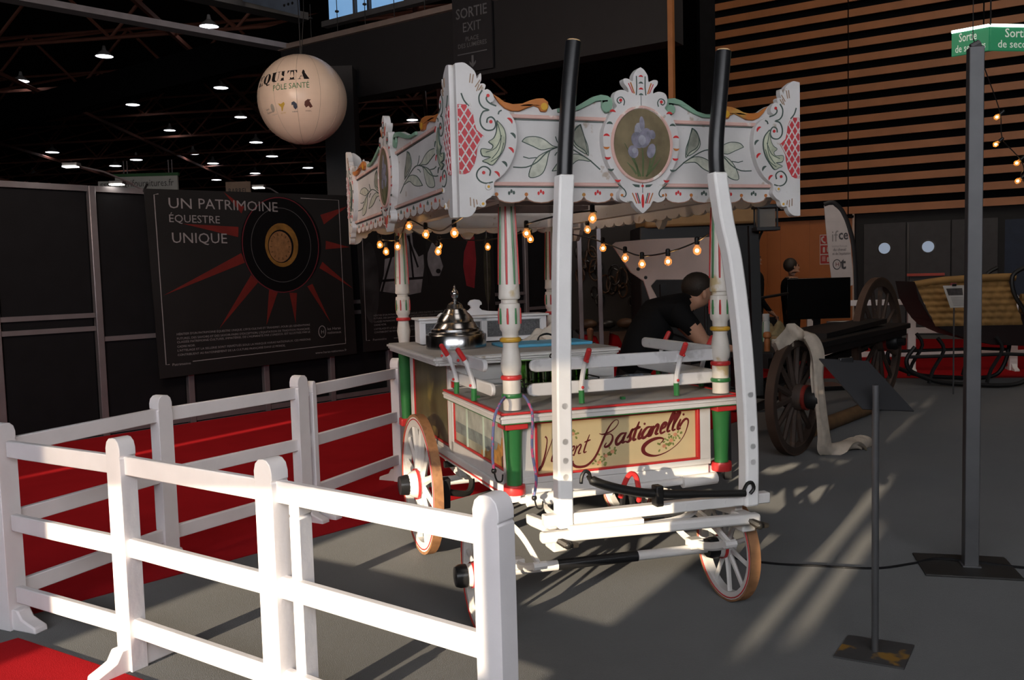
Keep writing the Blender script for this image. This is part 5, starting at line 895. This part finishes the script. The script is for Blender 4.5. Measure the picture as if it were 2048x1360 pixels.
for dd, L in ((d1, .42), (d2, .95)):
    ax = -dd if dd is d1 else dd; o0 = dd*L if dd is d1 else V((.02, 0, 0)); f = MB().prism([(0, 0), (L, 0), (L, .3), (0, .3)], o0, ax, Z, -.04, .0).build('light_box', EXG, t, bevel=.004)
    MB().prism([(0, .28), (L, .28), (L, .315), (0, .315)], o0, ax, Z, -.05, .012).build('light_tube', EXL, t, bevel=.004)
    text('lettering', 'Sortie', .15, EXT, t, o0+ax*L*.2+Z*.16, ax, Z, .003, bold=.008, width=.34 if L > .5 else .2); text('lettering', 'de secours', .13, EXT, t, o0+ax*L*.1+Z*.035, ax, Z, .003, bold=.004, width=.55 if L > .5 else .34)
for p in ((.02, 0), (.8, .12)): MB().tube([(p[0], p[1], .3), (p[0], p[1], 7.8)], .01, 6).build('hanger', BLACK, t)
t = thing('string_lights', 'hanging string of warm bulbs in front of the timber slats, far right', 'string lights', (4.5, 8, 3.2))
pp = [(-.35, 0, .38), (-.2, 0, .0), (-.101, 0, -.28), (-.08, 0, -.5), (.02, 0, -.62), (.083, 0, -.69), (.12, 0, -.78), (.1, 0, -.86), (.3, 0, -1.1)]
MB().tube(smooth(pp, 4), .005, 6).build('wire', BLACK, t); MB().tube([(-.35, 0, .38), (-.35, 0, 5)], .004, 5).build('hanger', BLACK, t)
for p in ((-.101, 0, -.29), (-.107, 0, -.53), (.083, 0, -.70), (.094, 0, -.86)): bulb(V(p), t, 1.15).rotation_euler = (.3, .8, 0)
# ---------------------------------------------------------------- parked carriage behind the cart, tack stand
t = thing('pale_panel', 'pale chamfered wooden board on dark uprights behind the bending person', 'board', (1.2, 6.64, 0)); pcO = V(t.location)
PALE = mat('pale_board', (.74, .55, .48), .6, var=.06)
bp = [(.765, 1.803), (.791, 1.824), (1.043, 1.84), (1.70, 1.845), (1.70, 1.521), (1.091, 1.535), (1.049, 1.491), (1.103, 1.386), (1.043, 1.376), (.994, 1.53), (.898, 1.596)]
b = MB().prism(bp, V((0, 6.62, 0))-pcO, X, Z, -.035, 0).build('panel_board', PALE, t, bevel=.006)
for x, z in ((.955, 1.62), (1.01, 1.555)): MB().lathe([(.014, 0), (.01, .01)], V((x, 6.62, z))-pcO, -Y, 8).build('bolt', IRON, b)
for x, z in ((1.15, 1.5), (1.62, 1.6)): MB().beam(V((x, 6.68, 0))-pcO, V((x, 6.68, z))-pcO, .05, .05).build('upright', DIRON, t)
t = thing('parked_carriage', 'black carriage with tan roof edge behind the pale board', 'carriage', (2.1, 10.3, 0)); pcO = V(t.location)
MB().beam(V((1.5, 10.2, 2.18))-pcO, V((2.83, 10.2, 2.20))-pcO, .8, .2).build('roof', mat('roof_tan', (.26, .15, .06), .6, var=.1), t, bevel=.03)
MB().box(V((2.1, 10.3, 1.42))-pcO, (1.3, .8, 1.36)).build('body', DIRON, t, bevel=.02)
for x in (1.7, 2.6): MB().lathe([(.42, -.03), (.5, -.03), (.5, .03), (.42, .03)], V((x, 9.8, .5))-pcO, Y, 30, closed=True).build('wheel', DIRON, t)
MB().beam(V((2.03, 7.3, .55))-wo, V((2.0, 7.3, 1.95))-wo, .06, .08).build('dash_pillar', DIRON, wg); MB().beam(V((2.03, 7.3, .58))-wo, wp(0, .5, .60), .05, .05).build('pillar_stay', DIRON, wg)
la = MB().box(V((2.075, 7.2, 2.0))-wo, (.13, .10, .15)).build('carriage_lamp', mat('lamp_pane', (.16, .14, .12), .2), wg, bevel=.003)
for x in (2.0, 2.15):
    for y in (7.14, 7.26): MB().beam(V((x, y, 1.92))-wo, V((x, y, 2.1))-wo, .012, .012).build('lamp_frame', BLACK, la)
for z in (1.915, 2.095): MB().box(V((2.075, 7.2, z))-wo, (.19, .16, .03)).build('lamp_frame', BLACK, la, bevel=.004)
MB().tube(smooth([V((2.06, 7.25, 1.9))-wo, V((2.04, 7.28, 1.84))-wo, V((2.02, 7.3, 1.7))-wo], 3), .012, 6).build('lamp_bracket', BLACK, la)
t = thing('tack_stand', 'dim stand hung with brown leather harness beyond the cart', 'stand', (1.45, 12.2, 0)); LEA = mat('harness_brown', (.055, .028, .014), .5, var=.4); LEB = mat('harness_black', (.012, .010, .009), .4, var=.3)
MB().box((.1, 0, .40), (1.2, .6, .76)).build('red_skirt', REDC, t); MB().box((.1, 0, .80), (1.3, .7, .04)).build('table_top', LEB, t)
MB().box((.1, .3, 1.55), (1.4, .06, 1.5)).build('back_panel', mat('stand_back', (.012, .009, .007), .7), t)
rnd = random.Random(3)
for i in range(26):
    x, z = rnd.uniform(-.5, .7), rnd.uniform(1.0, 2.2); r = rnd.uniform(.05, .13)
    MB().tube([(x+r*cos(a)*.7, .22+rnd.uniform(-.05, .03), z+r*sin(a)*1.3) for a in (2*PI*k/12 for k in range(12))], .013, 6, closed=True).build('harness_loop', LEA if i % 2 else LEB, t)
for i in range(5): MB().sphere((-.4+.26*i, -.05, .90), .13, 12, 1, .8, .55).build('saddle_pad', LEA if i % 2 == 0 else LEB, t)
for i in range(3): MB().prism([(-.14, 0), (-.02, -.05), (.05, -.22), (.14, -.18), (.16, .02)], (-.3+.3*i, -.36, .80), X, Z, 0, .015).build('leather_flap', LEA, t)
for x, lb in ((.80, 'left'), (1.02, 'right')):
    tag(MB().beam((x, 10.0, 0), (x-.02, 10.0, 2.5), .035, .05).build('stand_upright', ALU, bevel=.004), 'slim aluminium upright left of the harness stand' if lb == 'left' else 'slim aluminium upright right beside the harness stand', 'upright')
t = tag(MB().lathe([(.02, 0), (.03, .02), (.03, .08), (.035, .09), (.04, .14), (.02, .16)], n=14).build('wooden_finial', mat('knob_wood', (.17, .08, .04), .5), loc=(.86, 9.7, .84)), 'turned wooden finial beside the aluminium upright', 'knob')
kb = tag(MB().box((.86, 9.7, .42), (.12, .12, .84)).build('stool', LEB, bevel=.01), 'dark plinth carrying the turned wooden finial', 'plinth')
t = thing('folding_chair', 'folding chair with thin pale tube legs by the wood wall', 'chair', (3.93, 13.5, 0)); 
for x in (-.18, .18): MB().tube([(x, -.2, 0), (x, .18, .85)], .012, 6).build('leg', ALU, t); MB().tube([(x, .22, 0), (x, -.18, .46)], .012, 6).build('leg', ALU, t)
MB().box((0, 0, .46), (.40, .38, .03)).build('seat', BLACK, t, bevel=.01); MB().box((0, .17, .76), (.40, .03, .18)).build('backrest', BLACK, t, bevel=.01)
# ---------------------------------------------------------------- people
SKIN = mat('skin', (.42, .22, .14), .5, var=.06); SHIRT = mat('black_cloth', (.0035, .0035, .004), .85, bump=.3, spec=.15); TROUS = mat('dark_trousers', (.016, .015, .016), .85); HAIRM = mat('dark_hair', (.025, .017, .012), .6, bump=.5, bs=90); SHOE = mat('shoe_black', (.01, .01, .01), .5)
def figure(name, label, base, J, E, zone, rz=0):
    bm = bmesh.new(); ly = bm.verts.layers.skin.verify(); vv = {}
    for k, (p, r) in J.items():
        v = bm.verts.new(p); v[ly].radius = (r, r) if not isinstance(r, tuple) else r; vv[k] = v
    vv['pelvis'][ly].use_root = True
    for a, b in E: bm.edges.new((vv[a], vv[b]))
    me = bpy.data.meshes.new('f'); bm.to_mesh(me); bm.free(); ob = bpy.data.objects.new('f', me); COL.objects.link(ob)
    ob.modifiers.new('k', 'SKIN'); s = ob.modifiers.new('s', 'SUBSURF'); s.levels = s.render_levels = 2
    bpy.context.view_layer.update(); m2 = bpy.data.meshes.new_from_object(ob.evaluated_get(bpy.context.evaluated_depsgraph_get())); bpy.data.objects.remove(ob)
    m2.materials.clear()
    for m in (SKIN, SHIRT, TROUS, SHOE): m2.materials.append(m)
    for p in m2.polygons: p.material_index = zone(p.center); p.use_smooth = True
    root = thing(name, label, 'person', base, rz); o = bpy.data.objects.new('body', m2); COL.objects.link(o); o.parent = root; return root
def chain(E, *ks):
    for a, b in zip(ks, ks[1:]): E.append((a, b))
def hand(J, E, wrist, d, side, up_, pre):
    d, s, u = V(d).normalized(), V(side).normalized(), V(up_).normalized(); p = V(wrist)+d*.045; J[pre+'palm'] = (p, (.032, .016)); chain(E, pre+'wrist', pre+'palm')
    for i in range(4):
        r0 = p+d*.03+s*(.027-.018*i); ln = (.065, .075, .07, .055)[i]; a, b = pre+'f%da' % i, pre+'f%db' % i
        J[a] = (r0+d*ln*.5-u*.008, .0085); J[b] = (r0+d*ln-u*.03, .007); chain(E, pre+'palm', a, b)
    J[pre+'ta'] = (p+s*.045+d*.005, .01); J[pre+'tb'] = (p+s*.055+d*.04-u*.01, .008); chain(E, pre+'palm', pre+'ta', pre+'tb')
J = {'pelvis': ((0, 0, .95), (.17, .15)), 'sp1': ((.10, 0, 1.12), (.19, .17)), 'chest': ((.23, 0, 1.29), (.20, .17)), 'upper': ((.34, 0, 1.37), (.15, .12)), 'neck': ((.42, -.01, 1.40), .064), 'jaw': ((.50, -.02, 1.40), .078), 'skull': ((.505, -.02, 1.46), (.10, .093)), 'crown': ((.48, -.015, 1.51), .075),
     'lhip': ((.0, .10, .88), .095), 'lknee': ((-.0, .13, .5), .07), 'lank': ((-.06, .13, .09), .05), 'ltoe': ((.10, .14, .045), .04), 'rhip': ((0, -.10, .88), .095), 'rknee': ((.05, -.12, .5), .07), 'rank': ((-.0, -.12, .09), .05), 'rtoe': ((.15, -.13, .045), .04),
     'rsh': ((.30, -.17, 1.33), .085), 'rup': ((.40, -.21, 1.22), .065), 'relb': ((.48, -.20, 1.10), .048), 'rfor': ((.56, -.16, 1.08), .042), 'rwrist': ((.66, -.10, 1.07), .03), 'lsh': ((.33, .17, 1.33), .08), 'lelb': ((.50, .22, 1.13), .05), 'lwrist': ((.68, .08, 1.06), .03)}
E = []; chain(E, 'pelvis', 'sp1', 'chest', 'upper', 'neck', 'jaw', 'skull', 'crown'); chain(E, 'pelvis', 'lhip', 'lknee', 'lank', 'ltoe'); chain(E, 'pelvis', 'rhip', 'rknee', 'rank', 'rtoe'); chain(E, 'upper', 'rsh', 'rup', 'relb', 'rfor', 'rwrist'); chain(E, 'upper', 'lsh', 'lelb', 'lwrist')
hand(J, E, (.66, -.10, 1.07), (.9, .4, -.2), (0.3, -.9, 0), (0, 0, 1), 'r'); hand(J, E, (.68, .08, 1.06), (.9, -.3, -.2), (-.3, -.9, 0), (0, 0, 1), 'l')
def zone_m(c):
    if c.z < .1: return 3
    if c.z < .93 and c.x < .3: return 2
    if (c.x > .37 and c.z < 1.245 and abs(c.y) > .12) or (c.x > .5 and c.z < 1.2): return 0
    if c.x > .405 and c.z > 1.335 and abs(c.y) < .12: return 0
    return 1
mp = figure('person', 'person in a black T-shirt bending forward behind the cart on the right', (.80, 6.05, 0), J, E, zone_m)
MB().sphere((.468, -.013, 1.492), .108, 18, 1, .93, .90).build('hair', HAIRM, mp); MB().sphere((.50, -.112, 1.435), .026, 10, .7, .4, 1.2).build('ear', SKIN, mp); MB().sphere((.592, -.03, 1.405), .02, 8, .9, .7, 1.1).build('nose', SKIN, mp); MB().sphere((.582, -.055, 1.44), .009, 6).build('eye', HAIRM, mp); MB().sphere((.565, -.045, 1.365), .018, 8, .6, 1, .4).build('mouth', mat('lips', (.3, .11, .09), .5), mp)
def stander(label, base, rz, H, hairlen, seed):
    k = H/1.75; s = lambda x, y, z: (x*k, y*k, z*k)
    J = {'pelvis': (s(0, 0, .95), (.17*k, .13*k)), 'waist': (s(0, 0, 1.12), (.15*k, .115*k)), 'chest': (s(0, 0, 1.32), (.175*k, .125*k)), 'upper': (s(0, 0, 1.42), (.11*k, .085*k)), 'neck': (s(.01, 0, 1.49), .052*k), 'jaw': (s(.03, 0, 1.56), .072*k), 'skull': (s(.02, 0, 1.64), .092*k), 'crown': (s(.01, 0, 1.695), .062*k)}
    E = []; chain(E, 'pelvis', 'waist', 'chest', 'upper', 'neck', 'jaw', 'skull', 'crown')
    for q, y in (('l', 1), ('r', -1)):
        J[q+'hip'] = (s(0, .1*y, .88), .09*k); J[q+'knee'] = (s(.02, .1*y, .48), .065*k); J[q+'ank'] = (s(-.01, .1*y, .08), .045*k); J[q+'toe'] = (s(.14, .12*y, .04), .04*k); chain(E, 'pelvis', q+'hip', q+'knee', q+'ank', q+'toe')
        J[q+'sh'] = (s(0, .19*y, 1.39), .068*k); J[q+'elb'] = (s(-.01, .25*y, 1.12), .046*k); J[q+'wrist'] = (s(.14, .22*y, .96), .03*k); chain(E, 'upper', q+'sh', q+'elb', q+'wrist'); hand(J, E, s(.14, .22*y, .96), (.8, 0, -.6), (0, -y, 0), (.6, 0, .8), q)
    zone = lambda c: 3 if c.z < .1*k else 2 if c.z < .95*k and abs(c.y) < .2*k else 0 if c.z > 1.47*k or (c.z < .97*k and c.x > .08*k) else 1
    r = figure('person', label, base, J, E, zone, rz)
    MB().sphere(s(-.015, 0, 1.655), .105*k, 16, .95, .92, 1.0).build('hair', HAIRM, r)
    if hairlen: MB().sphere(s(-.05, 0, 1.52), .09*k, 12, .6, 1.0, 1.9).build('hair_length', HAIRM, r)
    MB().sphere(s(.112, 0, 1.61), .018*k, 8, 1, .7, 1.1).build('nose', SKIN, r)
    for y in (.032, -.032): MB().sphere(s(.098, y, 1.65), .009*k, 6).build('eye', HAIRM, r)
    for y in (.088, -.088): MB().sphere(s(.015, y, 1.62), .02*k, 8, .7, .4, 1.2).build('ear', SKIN, r)
    MB().sphere(s(.098, 0, 1.565), .02*k, 8, .4, 1, .4).build('mouth', MATS['lips'], r)
    return r
w1 = stander('person in a black top with dark hair tied back before the wood wall', (4.02, 12.7, 0), .1, 1.73, 0, 1)
w2 = stander('person in dark clothes with long dark hair half hidden by the raised shaft', (3.27, 12.0, 0), .15, 1.86, 1, 2)
